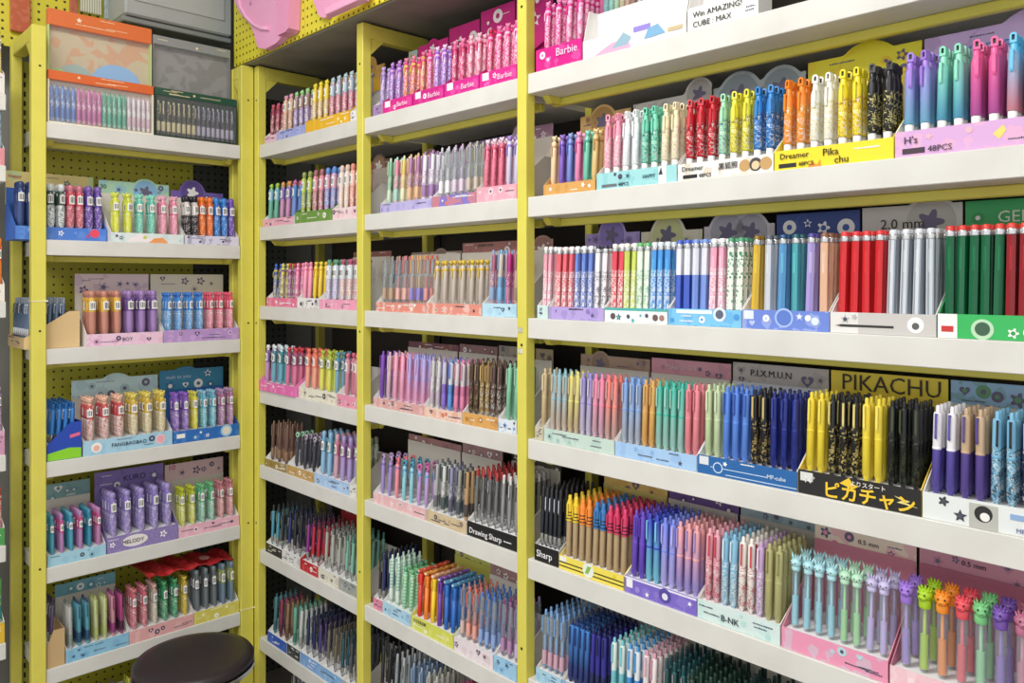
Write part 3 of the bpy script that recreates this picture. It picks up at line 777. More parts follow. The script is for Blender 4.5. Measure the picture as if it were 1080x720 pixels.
box('R', 4, 735.5, 841, 'royal blue', '1f62a4', '18508c', [('click', 'pale green', 'c4d4a8', 'd4dcc0', 'solid', 2), ('click', 'blue', '5a88dc', '3a60b8', 'solid', 3), ('click', 'black', '16161e', 'c8b070', 'print', 2), ('click', 'navy', '1e2a7c', '2c3c98', 'print', 3)],
    lip=.034, hdr=('a09894', '8c8480', .2, [B(.7, .05, .0)], ('P.I.X.M.U.N', .2, .176, .018, '2c2a2c')), rows=4, patt='plain', mo=1, text=[('MP-cube', .72, .4, .3, 'd8e8f8')], side='dfe3ea', deco=[('rect', 0.14, 0.42, 0.72, 0.46, 'c8dcf0'), ('rect', 0.02, 0.5, 0.12, 0.95, 'dce0e4'), ('disc', 0.22, 0.45, 0.3, 'c8dcf0'), ('disc', 0.22, 0.45, 0.24, '1f62a4'), ('rect', 0.3, 0.12, 1, 0.16, 'c8dcf0')])
box('R', 4, 841.5, 972, 'black and yellow', '1e1c1a', '2a2826', [('click', 'yellow', 'ead23c', 'f0dc58', 'solid', 2), ('click', 'black print', '17171a', 'dcc878', 'print', 3), ('click', 'sunny yellow', 'ecd440', 'f2e068', 'solid', 2), ('click', 'black', '141416', '3f4a2c', 'print', 3)],
    lip=.04, hdr=('cdb030', 'b89a24', .2, [], ('PIKACHU', .1, .168, .04, '3a2c14'), 'plain'), rows=4, side='e8c84a', patt='plain', mo=0, text=[('ピカチャン', .22, .1, .74, 'f2c832'), ('よりスタート', .45, .72, .24, 'f4f0e4'), ('N°', .06, .5, .4, 'e8e8e8')], deco=[('poly', [(0.36, 0.72), (0.44, 1.0), (0.47, 0.78), (0.52, 0.72), (0.44, 0.45), (0.45, 0.6)], 'f2c832'), ('poly', [(0.8, 0.62), (0.92, 0.5), (0.89, 0.42), (0.98, 0.3), (0.82, 0.38), (0.86, 0.48)], 'e8dc88'), ('rect', 0.02, 0.55, 0.13, 0.92, 'dcdcd8')])
box('R', 4, 972.5, 1130, 'white ink-drawing', 'e2e6e4', '3c3c3c', [('click', 'white', 'eceaf0', '5a4fa0', 'split', 2), ('click', 'tan white', 'c4a888', '5a4890', 'split', 2), ('click', 'black sky', '7cb8d8', '1c1c24', 'print', 2), ('click', 'navy', '24285c', 'e4e4ec', 'print', 3)],
    lip=.04, hdr=('7c9cb8', '4f7c58', .2, [], None, 'art'), rows=4, patt='plain', mo=6, text=[('MP', .66, .12, .22, '5a6a9a')], deco=[('rect', 0.34, 0.0, 0.54, 0.9, 'b8b8b0'), ('disc', 0.44, 0.55, 0.3, '242424'), ('disc', 0.45, 0.45, 0.16, 'ecebe6'), ('rect', 0.62, 0.55, 0.98, 0.75, '8cacd4')])
# fifth shelf
box('R', 5, 563.5, 589, 'black', '161616', '2c2c2c', [('slim', 'black', '1a1c26', '2c2c30', 'solid', 5)], rows=7, lip=.036, text=[('Sharp', .1, .3, .6, 'f4f4f4')], patt='plain', mo=0, side='cfcfca')
box('R', 5, 589.5, 658, 'yellow striped', 'f0dc58', 'e8cc30', [('crayon', 'yellow', 'e8c834', None, 'solid', 2), ('crayon', 'orange', 'ee8c34', None, 'solid', 2), ('crayon', 'blue', '3a78b4', None, 'solid', 2), ('crayon', 'crimson', 'cf3862', None, 'solid', 3)],
    rows=7, lip=.03, text=(), side='ecd880', patt='plain', mo=2, hdr=('c8a860', 'b8924c', .19, [], None), deco=[('rect', 0.0, 0.22, 1, 0.3, '221e14'), ('rect', 0.0, 0.5, 1, 0.58, '221e14'), ('disc', 0.47, 0.55, 0.52, 'e8ece4'), ('poly', [(0.42, 0.3), (0.46, 0.85), (0.52, 0.85), (0.47, 0.3)], '88b848'), ('rect', 0.02, 0.6, 0.12, 0.95, 'f0efe8')])
box('R', 5, 658.5, 735, 'violet', '7a66c4', '9a8ad8', [('click', 'violet', '6a4cc0', '5a3cb0', 'solid', 2), ('click', 'royal blue', '3e4cc0', '7cc8e0', 'grad', 2), ('click', 'periwinkle', '7c8ce4', 'b8b0ec', 'grad', 2), ('click', 'peach', 'eeaaac', 'a898d8', 'grad', 3)],
    rows=6, lip=.034, text=(), hdr=('5c4478', '4a3664', .205, [], None, 'plain'), scale=1.05, deco=[('rect', 0, 0.86, 1, 0.97, 'e8e4f4'), ('disc', 0.58, 0.55, 0.42, '54489c'), ('disc', 0.58, 0.5, 0.2, 'e8e4f0'), ('rect', 0.03, 0.35, 0.12, 0.85, 'f0eff2')])
box('R', 5, 735.5, 823, 'pale mint', 'd4e6e2', 'b4dcd8', [('click', 'pink floral', 'e8a8b4', 'c84858', 'print', 2), ('click', 'sky floral', '88bcd8', 'd8e8f0', 'print', 2), ('click', 'cherry white', 'eee8e0', 'c84850', 'print', 2), ('click', 'mauve', 'c4a4cc', 'e8d8ec', 'print', 1), ('click', 'olive', 'b4b078', '9a9460', 'solid', 2)],
    rows=6, lip=.036, text=[('B-NK', .3, .25, .45, '28303c')], hdr=('8a9ca0', '7c8c92', .205, [], None, 'splotch'), scale=1.05)
box('R', 5, 824, 937, 'rose pink', 'e896b4', 'b8d4dc', [('bunny', 'aqua', '98dcec', 'c0e8f0', 'solid', 'b0dce4', 4), ('bunny', 'green', 'a8e49c', 'c8f0c0', 'solid', 'b8e0c4', 2), ('bunny', 'lilac', 'c8b8ec', 'dcd0f4', 'solid', 'c4bce0', 2)],
    rows=2, lip=.036, up=1.07, hdr=('c4b4a4', 'c07890', .2, [], ('0.5 mm', .45, .17, .012, '6a5a50'), 'splotch'), sy=.04, side='d8889c', text=())
box('R', 5, 938, 1112, 'pale pink', 'f0c4cc', 'f4dce0', [('dragon', 'purple', 'a88cd8', 'b89ce4', 'solid', '9c74d4', 1), ('dragon', 'lime', 'b4d820', 'c8e838', 'solid', 'a8d020', 1), ('dragon', 'orange', 'f49424', 'f8a848', 'solid', 'f09028', 1), ('dragon', 'coral', 'ea5c64', 'f07880', 'solid', 'e4505c', 1), ('dragon', 'green', '9cd8a0', 'b8e8bc', 'solid', '78c480', 1), ('dragon', 'violet', '8c6cc0', 'a48cd4', 'solid', '7450a8', 1), ('dragon', 'rose', 'c88098', 'd8a0b4', 'solid', 'b86c88', 2)],
    rows=2, lip=.032, up=1.14, hdr=('a87484', '98687a', .2, [], ('0.5 mm', .3, .175, .012, '3c2830'), 'plain'), sy=.042, side='b86c84', text=(), lean=.03)
# sixth shelf
box('R', 6, 565, 592, 'ice blue', 'a8d0e4', '80b4d0', [('clear', 'pale blue', '7ca8dc', 'c8a0b0', 'solid', 4)], rows=7, lip=.03, hdr=('3c646c', '345860', .19, [], None, 'plain'), mo=1)
box('R', 6, 592.5, 636, 'powder blue', '88b4dc', '6090c8', [('gel', 'azure', '4888d0', '26346c', 'grad', 4), ('gel', 'navy', '3a3494', '1e2450', 'solid', 3)], rows=7, lip=.03, hdr=('3c646c', '345860', .2, [], ('GEL-PIN', .6, .176, .01, 'a8c4c4'), 'plain'), mo=1)
box('R', 6, 636.5, 690, 'beige', 'd8d0bc', 'b8b09c', [('gel', 'white aqua', 'e0ece8', '7cccd4', 'split', 2), ('gel', 'white blue', 'e4ecf0', '4c9cdc', 'split', 2), ('gel', 'white pink', 'f0e4e4', 'dca0b8', 'split', 2)], rows=7, lip=.03, hdr=('b09888', 'a08878', .2, [], None, 'plain'), mo=1)
box('R', 6, 690.5, 760, 'grey', 'a8b0ac', '88908c', [('slim', 'teal', '2c5c60', '1e4a50', 'solid', 3), ('slim', 'dark green', '2c4c3c', '1e3c30', 'solid', 4)], rows=7, lip=.03, hdr=('6c5c58', '5c4e4c', .2, [], None, 'plain'), mo=1)
box('R', 6, 760.5, 860, 'dim teal', '4c6c70', '385860', [('slim', 'pine', '28504c', '1c3c3a', 'solid', 6)], rows=7, lip=.03, hdr=('2e5560', '284a54', .2, [], None, 'plain'), mo=1)

# ================================================================ MIDDLE BAY
box('M', 1, 393.5, 403, 'mauve', 'a888b8', '8c6ca4', [('charm', 'lilac', 'b49ad0', '9a80c0', 'print', 'c0a8dc', 1)], rows=3, lip=.03, mo=0, hdr=('8a9c98', 'b0a050', .21, [], None))
box('M', 1, 403.5, 435, 'magenta', 'd8248c', 'f060b4', [('charm', 'violet', '8a5cc0', 'd8a8d8', 'print', 'c088d4', 2), ('charm', 'rose', 'd84878', 'e8c060', 'print', 'e880a0', 2)], rows=3, lip=.034, text=[('Barbie', .5, .3, .55, 'ffd8f0')], side='c8247c', hdr=('a81868', '98145c', .215, [B(.5, .03, .01)], None), deco=[('rect', 0.08, 0.45, 0.26, 0.95, 'f4eef2')])
box('M', 1, 435.5, 468, 'deep magenta', 'cc2088', 'ee58b0', [('charm', 'rose gold', 'd89a60', 'e04888', 'print', 'e86a94', 1), ('charm', 'fuchsia', 'e0408c', 'f0b0d0', 'print', 'f070a8', 1), ('charm', 'purple', '9460cc', 'e0b8e8', 'print', 'e8c8ec', 2)], rows=3, lip=.036, text=[('Barbie', .5, .3, .55, 'ffd8f0')], side='c8247c', hdr=('9c1860', '8c1456', .235, [B(.5, .03, 0)], None), deco=[('rect', 0.08, 0.45, 0.26, 0.95, 'f4eef2')])
box('M', 1, 468.5, 505, 'pink magenta', 'd42a90', 'f268b8', [('charm', 'rosy', 'e0588c', 'b83868', 'print', 'ec88ac', 2), ('charm', 'blush', 'eaa4b8', 'd44c80', 'print', 'f4c0d0', 2)], rows=3, lip=.036, text=[('Barbie', .5, .3, .55, 'ffd8f0')], side='c8247c', hdr=('a41c68', '94185e', .25, [B(.5, .03, 0)], None), deco=[('rect', 0.08, 0.45, 0.26, 0.95, 'f4eef2')])
box('M', 1, 505.5, 545, 'bright magenta', 'd8288e', 'f26cbc', [('charm', 'crimson pink', 'e0286c', 'f0a0c4', 'print', 'c82050', 1), ('charm', 'hot pink', 'ec3c90', 'f4c0d8', 'print', 'f080b0', 3)], rows=3, lip=.036, text=[('Barbie', .5, .3, .55, 'ffd8f0')], side='c8247c', hdr=('a81c6c', '981860', .262, [B(.5, .03, 0)], None), deco=[('rect', 0.08, 0.45, 0.26, 0.95, 'f4eef2')])
box('M', 2, 401, 455, 'lavender', 'bcb4e0', '9c90cc', [('gel', 'green', '7cb894', 'c8d8c0', 'print', 1), ('gel', 'pink', 'e08ca4', 'a8d0c8', 'print', 1), ('gel', 'yellow', 'dcc86c', 'e8e0b8', 'print', 1), ('gel', 'plum', 'b07cac', 'e0b890', 'print', 2), ('gel', 'white', 'e8e4ec', 'a07cb0', 'print', 2)], rows=3, lip=.026, hdr=('8c6a64', '7a5c5c', .17, [B(.3, .03, .02)], None))
box('M', 2, 455.5, 502, 'purple', '8878c4', 'ee8834', [('clear', 'silver', 'c8c8cc', 'e8e4e8', 'solid', 2), ('clear', 'mauve', 'b8a0c0', 'd8c8d8', 'solid', 2), ('clear', 'grey green', 'a8a890', 'c4b8a8', 'solid', 2)], rows=3, lip=.028, hdr=('6c5c88', '5c4c78', .185, [], None), patt='splotch')
box('M', 2, 502.5, 545, 'candy pink', 'f0a8b8', 'f8d4dc', [('charm', 'pink', 'dc7890', 'c85070', 'dots', 'f0d0dc', 3), ('charm', 'lilac', 'c8c0d8', '9484cc', 'solid', 'a088d0', 2)], rows=3, lip=.036, hdr=('7c5c70', '94808c', .195, [B(.2, .04, .015)], None), up=1.08)
box('M', 3, 396.5, 449, 'coral', 'e08c7c', 'f4e4dc', [('clear', 'grey', '8c8880', 'b89c84', 'solid', 2), ('clear', 'rosy', 'c87c7c', 'e0b0a8', 'solid', 2), ('clear', 'amber', 'd0a060', '8c84c8', 'solid', 2), ('clear', 'red', 'cc5c54', 'd89890', 'solid', 1)], rows=3, lip=.026, hdr=('7c6a60', '6c5a52', .17, [B(.6, .035, .01)], None))
box('M', 3, 449.5, 508, 'salmon', 'e09080', 'f8ece4', [('charm', 'silver gold', 'bcb0a4', 'd8b84c', 'solid', 'd4b444', 6)], rows=2, lip=.028, hdr=('8a5c58', '7a504e', .19, [], ('HONEY LOVE', .3, .178, .01, '3f5c48')))
box('M', 3, 508.5, 545, 'ice blue', 'b8dcec', '94c4e0', [('gel', 'dusty pink', 'c87890', '8ca4c8', 'print', 1), ('gel', 'grey blue', 'c8c0b8', '7cb0d8', 'split', 1), ('gel', 'magenta', 'c43c8c', 'b87c9c', 'print', 1), ('gel', 'tan', 'c4a890', '94806c', 'solid', 1)], rows=3, lip=.032, hdr=('947064', '84605a', .19, [B(.7, .04, .01)], None))
box('M', 4, 393.5, 446, 'dusty pink', 'd8a4a0', 'f0d4d0', [('clicker', 'violet', '8050b4', '6840a0', 'solid', 1), ('clicker', 'silver pink', 'd8b8c0', 'e0d0d4', 'solid', 1), ('clicker', 'pink', 'eea8c4', 'd84c60', 'solid', 2), ('clicker', 'lilac', 'a8a4e0', 'e8a8cc', 'grad', 3)], rows=4, lip=.026, hdr=('64404c', '8c6438', .18, [], None))
box('M', 4, 446.5, 487, 'floral cream', 'e8c8b8', 'd87c60', [('gel', 'pearl', 'd4d4d0', 'b8a8b4', 'print', 2), ('gel', 'pale violet', 'c4c0d0', '8c6cc8', 'split', 1), ('gel', 'pale azure', 'd0d4dc', '5c94d4', 'split', 1), ('gel', 'pale rose', 'd4c8cc', 'd880a4', 'split', 2)], rows=4, lip=.026, hdr=('7c5c5c', '6c4e50', .185, [], None))
box('M', 4, 487.5, 525, 'ochre', 'd8a45c', 'b87c3c', [('clicker', 'dark brown', '4a3630', 'a89468', 'print', 2), ('clicker', 'bronze', '8c7044', 'c4a86c', 'print', 2), ('clicker', 'umber', '54403c', '8c7468', 'print', 2)], rows=4, lip=.03, hdr=('8c8478', '746c64', .19, [], None))
box('M', 4, 525.5, 545, 'pale porcelain', 'dce4ec', '7c9cd0', [('clicker', 'mint green', '88c4a4', 'b0dcc4', 'solid', 2)], rows=4, lip=.03, hdr=('8c7c60', '5c3c34', .19, [], None))
box('M', 5, 393.5, 449, 'rose', 'e8b8bc', 'f0e0dc', [('flower', 'lavender', '9c88c0', '7c64ac', 'solid', 'b494c4', 2), ('flower', 'coral', 'e88c98', 'a878b8', 'solid', 'ee7c84', 1), ('flower', 'aqua', '8cc8d4', '68a8c8', 'solid', '4898b8', 2), ('flower', 'orchid', 'b494c8', '6ca8cc', 'solid', 'c868a8', 2)], rows=3, lip=.028, hdr=('8c6464', '7a5656', .18, [], None), sy=.026)
box('M', 5, 449.5, 492, 'beige', 'd0bc98', 'b89c74', [('gel', 'silver', 'b8b8b8', '6c6c70', 'solid', 1), ('gel', 'white', 'd8d8d4', '4c5c58', 'print', 1), ('gel', 'slate', '9494b0', '5c5c6c', 'print', 1), ('gel', 'grey', '9c9c94', '4c545c', 'print', 1), ('gel', 'wood', 'c09c70', '4c4440', 'solid', 1)], rows=3, lip=.03, hdr=('8c6c6c', '7c6060', .19, [], None), text=())
box('M', 5, 492.5, 545, 'black', '181818', '2c2c2c', [('slim', 'grey', '6c6c6c', 'b43c3c', 'solid', 4), ('slim', 'silver', '8c8c8c', 'dcd8d4', 'solid', 3)], rows=7, lip=.036, hdr=('3c3a30', '54503c', .19, [], None), text=[('Drawing Sharp', .05, .25, .55, 'f4f4f4')], patt='plain', mo=0)
box('M', 6, 393.5, 403, 'pink', 'e088a4', 'f0c4cc', [('slim', 'black', '1c1c20', '2c2c30', 'solid', 1), ('slim', 'navy', '242c64', '1c2450', 'solid', 1)], rows=7, lip=.03, mo=0)
box('M', 6, 403.5, 433, 'mint blue', 'b0d4e8', '7cacd0', [('gel', 'mint striped', '98ccb8', 'd8e8dc', 'bands', 2), ('charm', 'green', '7cc08c', 'b0dcb8', 'bands', '68b47c', 2)], rows=5, lip=.034, text=())
box('M', 6, 433.5, 478, 'chartreuse', 'd4d85c', 'eceaa0', [('tag', 'red', 'd8342c', 'e86048', 'solid', 1), ('tag', 'orange', 'ec8430', 'f0a450', 'solid', 1), ('tag', 'yellow', 'f0c830', 'f0b890', 'solid', 1), ('tag', 'purple', '6c3c98', '8860b4', 'solid', 1), ('tag', 'blue', '2c68b8', '5c9cc8', 'solid', 2)], rows=6, lip=.036, text=[('12 COLOR', .05, .6, .34, '34304c')], side='d8d868', hdr=('aeb060', '9a9c50', .18, [], None, 'plain'))
box('M', 6, 478.5, 520, 'pearl pink', 'e8dce0', 'd0b4c0', [('clear', 'taupe', 'a48c84', 'd0b8b0', 'solid', 1), ('clear', 'coral', 'e07868', 'e8a494', 'solid', 2), ('clear', 'blue', '4c78c4', '8ca8d8', 'solid', 3)], rows=5, lip=.036, hdr=('8c6c68', '7a5c5a', .19, [], None))
box('M', 6, 520.5, 545, 'baby blue', '9cc8e4', '6ca4d0', [('clear', 'plum', '8c4c84', 'b488b0', 'solid', 2), ('clear', 'lilac', 'a88cc4', 'c8b4dc', 'solid', 1)], rows=5, lip=.04)
box('M', 7, 394, 425, 'smoky', '8c9094', 'b0b4b8', [('slim', 'black', '26262a', '3c3c40', 'solid', 2), ('slim', 'grey', '8c9498', 'b4b8bc', 'solid', 2)], rows=6, lip=.03)
box('M', 7, 425.5, 460, 'silvery', 'a8acac', 'c8cccc', [('gel', 'steel blue', '6c84a4', 'a0b0c4', 'solid', 2), ('gel', 'grey', 'a4a49c', 'c4c4bc', 'solid', 2)], rows=6, lip=.03)
box('M', 7, 460.5, 500, 'cloudy', 'b0b4b0', 'd0d4d0', [('charm', 'pink', 'b83c6c', '6c5c8c', 'solid', 'c44c7c', 2), ('charm', 'green', '4ca44c', '8cc43c', 'solid', '5cb854', 2)], rows=6, lip=.03)
box('M', 7, 500.5, 545, 'dun', 'a8a088', 'c8c0a8', [('charm', 'olive', 'a8a43c', '6c6c2c', 'solid', 'c4b83c', 4)], rows=6, lip=.03)

# ================================================================ CORNER BAY
def cb(*a, **k):
    k.setdefault('det', False); return box(*a, **k)


cb('B', 1, 279, 291.5, 'rosy lilac', 'e8c0d4', 'd0a0c0', [('charm', 'crimson', 'b84c5c', '7c3c5c', 'print', 'd0607c', 2)], lip=.025, mo=0)
cb('B', 1, 292, 322, 'periwinkle', 'a0a8e0', 'c0c4ec', [('multitop', 'brown', 'c09078', 'e0c0a0', 'print', 'e8a8bc', 2), ('multitop', 'lilac', 'a898d0', '9c7c74', 'print', 'a4d890', 3)], lip=.03, hdr=('8c6c68', 'c08c8c', .16, [], None))
cb('B', 1, 322.5, 369, 'golden', 'e8b424', 'f0c850', [('multitop', 'yellow', 'd0b494', 'e8cc34', 'print', 'f0dc40', 3), ('multitop', 'rose', 'd8607c', 'a4b8c8', 'print', 'b8ccd8', 4)], lip=.036, side='e0b030', hdr=('b08c48', '9c783c', .2, [B(.7, .035, .035)], None))
cb('B', 1, 369.5, 376, 'snowy', 'e8e8ec', 'd0d0d8', [('multitop', 'pale', 'c8c0c8', 'dce0e8', 'print', 'd0e0e8', 1)], lip=.03, mo=0)
cb('B', 2, 277, 309, 'candy', 'e8a8bc', 'f4d0d8', [('multitop', 'green', '6cb098', '7cb8d0', 'solid', 'a4cc58', 2), ('multitop', 'purple', 'c48cb0', '7c6cb8', 'solid', 'e0a068', 2), ('multitop', 'blue', '6c8cd0', '4c80c0', 'solid', 'd06ca0', 1)], lip=.026)
cb('B', 2, 311, 350, 'olive', '6c9440', '8cac58', [('multi', 'lime', '8c9850', 'b8cc50', 'print', 2), ('multi', 'pink', 'a4686c', 'e89cac', 'print', 2), ('multi', 'blue', '5c8cd0', 'e0a8bc', 'print', 2)], lip=.036, side='5c8438', text=())
cb('B', 2, 350.5, 376, 'blossom', 'f0d4d8', 'e8a0b0', [('multi', 'cream', 'e0c4b0', 'e8dcd4', 'print', 2), ('multi', 'coral', 'd88c7c', 'f0c4b8', 'print', 2)], lip=.034, hdr=('64544c', '8c6c58', .19, [B(.5, .04, .02)], None))
cb('B', 3, 281, 313, 'strawberry', 'e8789c', 'f8c8d8', [('charm', 'blue', '4058a8', 'c8bc50', 'print', '3c64b4', 1), ('charm', 'yellow', 'd0c44c', '7c4c8c', 'print', 'e0d060', 1), ('charm', 'plum', '7c3c6c', 'c08cac', 'print', 'c03c50', 1), ('charm', 'pink', 'e88cac', 'd0649c', 'print', 'f09cb8', 1)], lip=.03, up=1.05)
cb('B', 3, 313.5, 336, 'chalk', 'eceae6', '484848', [('charm', 'rose pink', 'f0a0b8', 'e880a4', 'solid', 'f494b4', 2), ('charm', 'yellow', 'e8c83c', 'd8b428', 'solid', 'ecd048', 2)], lip=.032, up=1.05)
cb('B', 3, 336.5, 376, 'bubblegum', 'f0a0bc', 'f8d0dc', [('multitop', 'pale violet', 'b4a8d0', 'dce4ec', 'print', '6ca488', 2), ('multitop', 'peach', 'd8a898', 'dce4ec', 'print', 'b8607c', 2), ('multitop', 'rose', 'c878a8', 'dce4ec', 'print', 'a86cb0', 1)], lip=.03, hdr=('7c5048', '904c50', .18, [], None))
cb('B', 4, 273.5, 314, 'hot pink', 'e86cb0', 'f4a8d0', [('multitop', 'violet', 'c090b8', '7c5c94', 'solid', 'e8e0e8', 1), ('multitop', 'teal', '68a8b8', '3c7c84', 'solid', 'd8e8ec', 2), ('multitop', 'crimson', 'd07494', '8c4c6c', 'solid', 'c83c4c', 2)], lip=.034, side='e884bc', d0=.001, xr=(X['B'][0] + .003, FR.x_at(314, .012) - .001))
cb('B', 4, 315, 355, 'ivory', 'e8e4d0', 'd0b8a0', [('multitop', 'coral', 'e8a088', 'e87864', 'solid', 'e87c64', 2), ('multitop', 'lime', 'd4d85c', 'a4b040', 'solid', 'b4c048', 2), ('multitop', 'blue', '7ca4b8', '4c849c', 'solid', '5c94a8', 1)], lip=.036)
cb('B', 4, 355.5, 376, 'pink floral', 'e894ac', 'f4ccd4', [('multitop', 'rose', 'c87c90', 'd898a8', 'solid', 'd86c84', 2)], lip=.036)
cb('B', 5, 279, 302, 'dark kraft', '9c8448', '846c38', [('gel', 'brown', '6c5048', '8c6c54', 'solid', 3)], rows=4, lip=.026)
cb('B', 5, 302.5, 331, 'kraft', 'c4a060', 'a88448', [('flower', 'smoky', '44444c', '5c5c60', 'solid', '9cc8ac', 1), ('flower', 'charcoal', '3c3c44', '545458', 'solid', 'b4a4b8', 2)], rows=4, lip=.03)
cb('B', 5, 331.5, 368, 'sky', 'a8c8ec', 'd0e0f4', [('multi', 'sky', '8cb8d8', '5c9cb8', 'solid', 2), ('multi', 'rose', 'd0a0b0', 'c06880', 'solid', 1), ('multi', 'violet', 'a894c8', '8c5c9c', 'solid', 2)], rows=4, lip=.034)
cb('B', 5, 368.5, 376, 'milk', 'e4e0d8', 'c8c4bc', [('multi', 'sage', '9ca890', 'c4ccb8', 'solid', 1)], rows=4, lip=.034, mo=0)
cb('B', 6, 280, 297, 'black', '242426', '4c4c50', [('stick', 'cyan', '4c94a8', '2c3438', 'solid', 2), ('stick', 'black', '1e1e22', '343438', 'solid', 1)], rows=6, lip=.03, mo=0)
cb('B', 6, 297.5, 316, 'white', 'e4e4e0', '8c8c8c', [('stick', 'navy', '28346c', '1c2448', 'solid', 1), ('stick', 'dark', '242428', '343438', 'solid', 2)], rows=6, lip=.034, mo=0)
cb('B', 6, 316.5, 335, 'crimson', 'b8242c', 'e85c60', [('stick', 'purple', '8c2c8c', '3c2c54', 'solid', 1), ('stick', 'red', 'b02838', '54242c', 'solid', 2)], rows=6, lip=.034, mo=1, side='a8282c', hdr=('9c2028', '8c1c24', .17, [], None, 'plain'))
cb('B', 6, 335.5, 357, 'cream', 'e0dccc', 'b8b09c', [('stick', 'silver', 'a8a8a0', '6c6c68', 'solid', 3)], rows=6, lip=.036, mo=1)
cb('B', 6, 357.5, 376, 'ash', '9ca09c', 'c0c4c0', [('stick', 'mint', '7cb4a0', '4c7c70', 'solid', 3)], rows=6, lip=.036, mo=1)
cb('B', 7, 282, 302, 'blue', '2c5cc0', '5480d4', [('gel', 'teal', '4c7c84', '345c64', 'solid', 1), ('gel', 'maroon', '8c3c54', '5c2c3c', 'solid', 1), ('gel', 'brown', '94785c', '6c543c', 'solid', 1)], rows=5, lip=.034)
cb('B', 7, 302.5, 316, 'charcoal', '3c4044', '6c7074', [('gel', 'mint', '6cac98', '3c7c6c', 'solid', 1), ('gel', 'white', 'c8ccc8', '949894', 'solid', 1)], rows=6, lip=.036, mo=0)
cb('B', 7, 316.5, 337, 'azure', '7ca8e0', 'a8c8f0', [('stick', 'navy', '242c54', '1c2240', 'solid', 2), ('stick', 'violet', '4c3c6c', '2c2440', 'solid', 1)], rows=7, lip=.038, mo=1)
cb('B', 7, 337.5, 361, 'pale blue', '84b0dc', 'b0d0f0', [('stick', 'bronze', '6c6454', '48443c', 'solid', 2), ('stick', 'teal', '2c5460', '1e3c48', 'solid', 1)], rows=7, lip=.038, mo=1)
cb('B', 7, 361.5, 376, 'stone', 'b8b4a8', 'd0ccc0', [('stick', 'gunmetal', '4c5054', '343840', 'solid', 2)], rows=7, lip=.038, mo=0)
cb('B', 8, 300, 345, 'steel', '8c9094', 'b4b8bc', [('stick', 'grey', '84888c', 'b8bcc0', 'solid', 5)], rows=7, lip=.03, mo=0)

# ================================================================ LEFT BAY
box('L', 2, 16, 116, 'blue', '4c7cd0', '6c98e0', [('multi', 'navy', '34487c', '2c4080', 'solid', 2), ('multi', 'white', 'dfe6ea', '40544c', 'print', 3), ('multi', 'pink', 'c87888', 'c8485c', 'print', 2), ('multi', 'violet', '7a5cac', '5c3c98', 'print', 2)],
    rows=2, lip=.04, d0=.045, side='4070cc', hdr=('d8b478', '7cb890', .215, [], ('Happy', .03, .195, .014, 'd8485c')), text=[('6', .76, .25, .5, 'e8485c')], depth=.13, scale=1.35, free=True, xr=(FL.x_at(16, .045), FL.x_at(117, .012) - .0015), deco=[('disc', 0.86, 0.62, 0.34, 'e8485c')])
box('L', 2, 117, 194, 'pearl white', 'dfe8e6', 'b4d4d8', [('multitop', 'yellow', 'd8dc48', 'c8d040', 'print', 'd8e060', 2), ('multitop', 'mint', '7cc8b4', '5cb4a0', 'print', '90dcc8', 2), ('multitop', 'pink', 'e8a0b4', 'd87c98', 'print', 'f0b0c4', 2)],
    rows=2, lip=.03, hdr=('8cac94', '6c94b0', .205, [B(.65, .045, .015)], ('30', .02, .178, .02, '2c4438')), scale=1.3, deco=[('poly', [(0.2, 0.1), (0.38, 0.95), (0.6, 0.1)], 'f4e8ec'), ('poly', [(0.5, 0), (0.58, 0.5), (0.7, 0.6), (0.78, 0)], 'eca060'), ('disc', 0.45, 0.55, 0.2, 'c8d060')])
box('L', 2, 195, 254, 'violet white', 'd8d4e8', '4c4468', [('multi', 'black', '241f2c', 'cfc8c4', 'print', 2), ('multi', 'orange', 'e8782c', 'dc6420', 'print', 2), ('multi', 'blue', '3c84d0', '2c6cc0', 'print', 2), ('multi', 'purple', '7454b4', '5c3ca0', 'print', 1)],
    rows=2, scale=1.3, lip=.03, hdr=('5c4c8c', '4c3c78', .19, [B(.4, .045, .04)], None), text=())
FK = Frame(TH_L - PI / 2, FL.w(PL[0] - .012, 0, 0)[:2])
box('L', 3, 8, 90, 'plain kraft', 'd4b684', 'c8a874', [('slim', 'grey blue', '5c708c', '8c98a4', 'solid', 8)], rows=6, lip=.034, side='d8ba88', patt='plain', mo=0, d0=.0, xr=(-.235, -.036), depth=.15, up=.9, fr=FK, sy=.018, det=False)
box('L', 3, 91, 172, 'pink', 'ecc8dc', 'd8a0c4', [('multi', 'amber', 'c08474', 'd8ac3c', 'solid', 3), ('multi', 'grape', '9c7cb4', '6c4c8c', 'solid', 3)], rows=3, lip=.038, scale=1.45, hdr=('b8a8ac', '98889c', .225, [], None), text=[('BOY', .45, .35, .42, '5c5470')])
box('L', 3, 173, 262, 'lilac', 'b894cc', 'd8b8e0', [('multitop', 'blue', '84b4dc', '3c84cc', 'print', '3c7cd0', 4), ('multitop', 'rose', 'e4a8b8', 'd84c68', 'print', 'e45c78', 3)], rows=3, lip=.04, xr=(FL.x_at(173, .012), -.050), hdr=('b8b4a4', 'a8a494', .225, [], None, 'plain'))
FK2 = Frame(TH_L - PI / 2, FL.w(PL[1] + .004, 0, 0)[:2])
t4 = box('L', 4, 50, 87, 'navy and green', '2c50b0', '8cd42c', [('slim', 'blue', '2c70b8', '1c5c9c', 'solid', 7)], rows=4, lip=.05, side='2448b0', d0=.0, xr=(-.2, -.012), depth=.094, fr=FK2, det=False, scale=1.3, up=.9)
sp_ = MB().prismx([(.001, .001), (.093, .001), (.093, .03), (.06, .034), (.001, .022)], .0934, .0941)
obj('side_print', sp_, mat('8cd42c', rough=.4), t4)
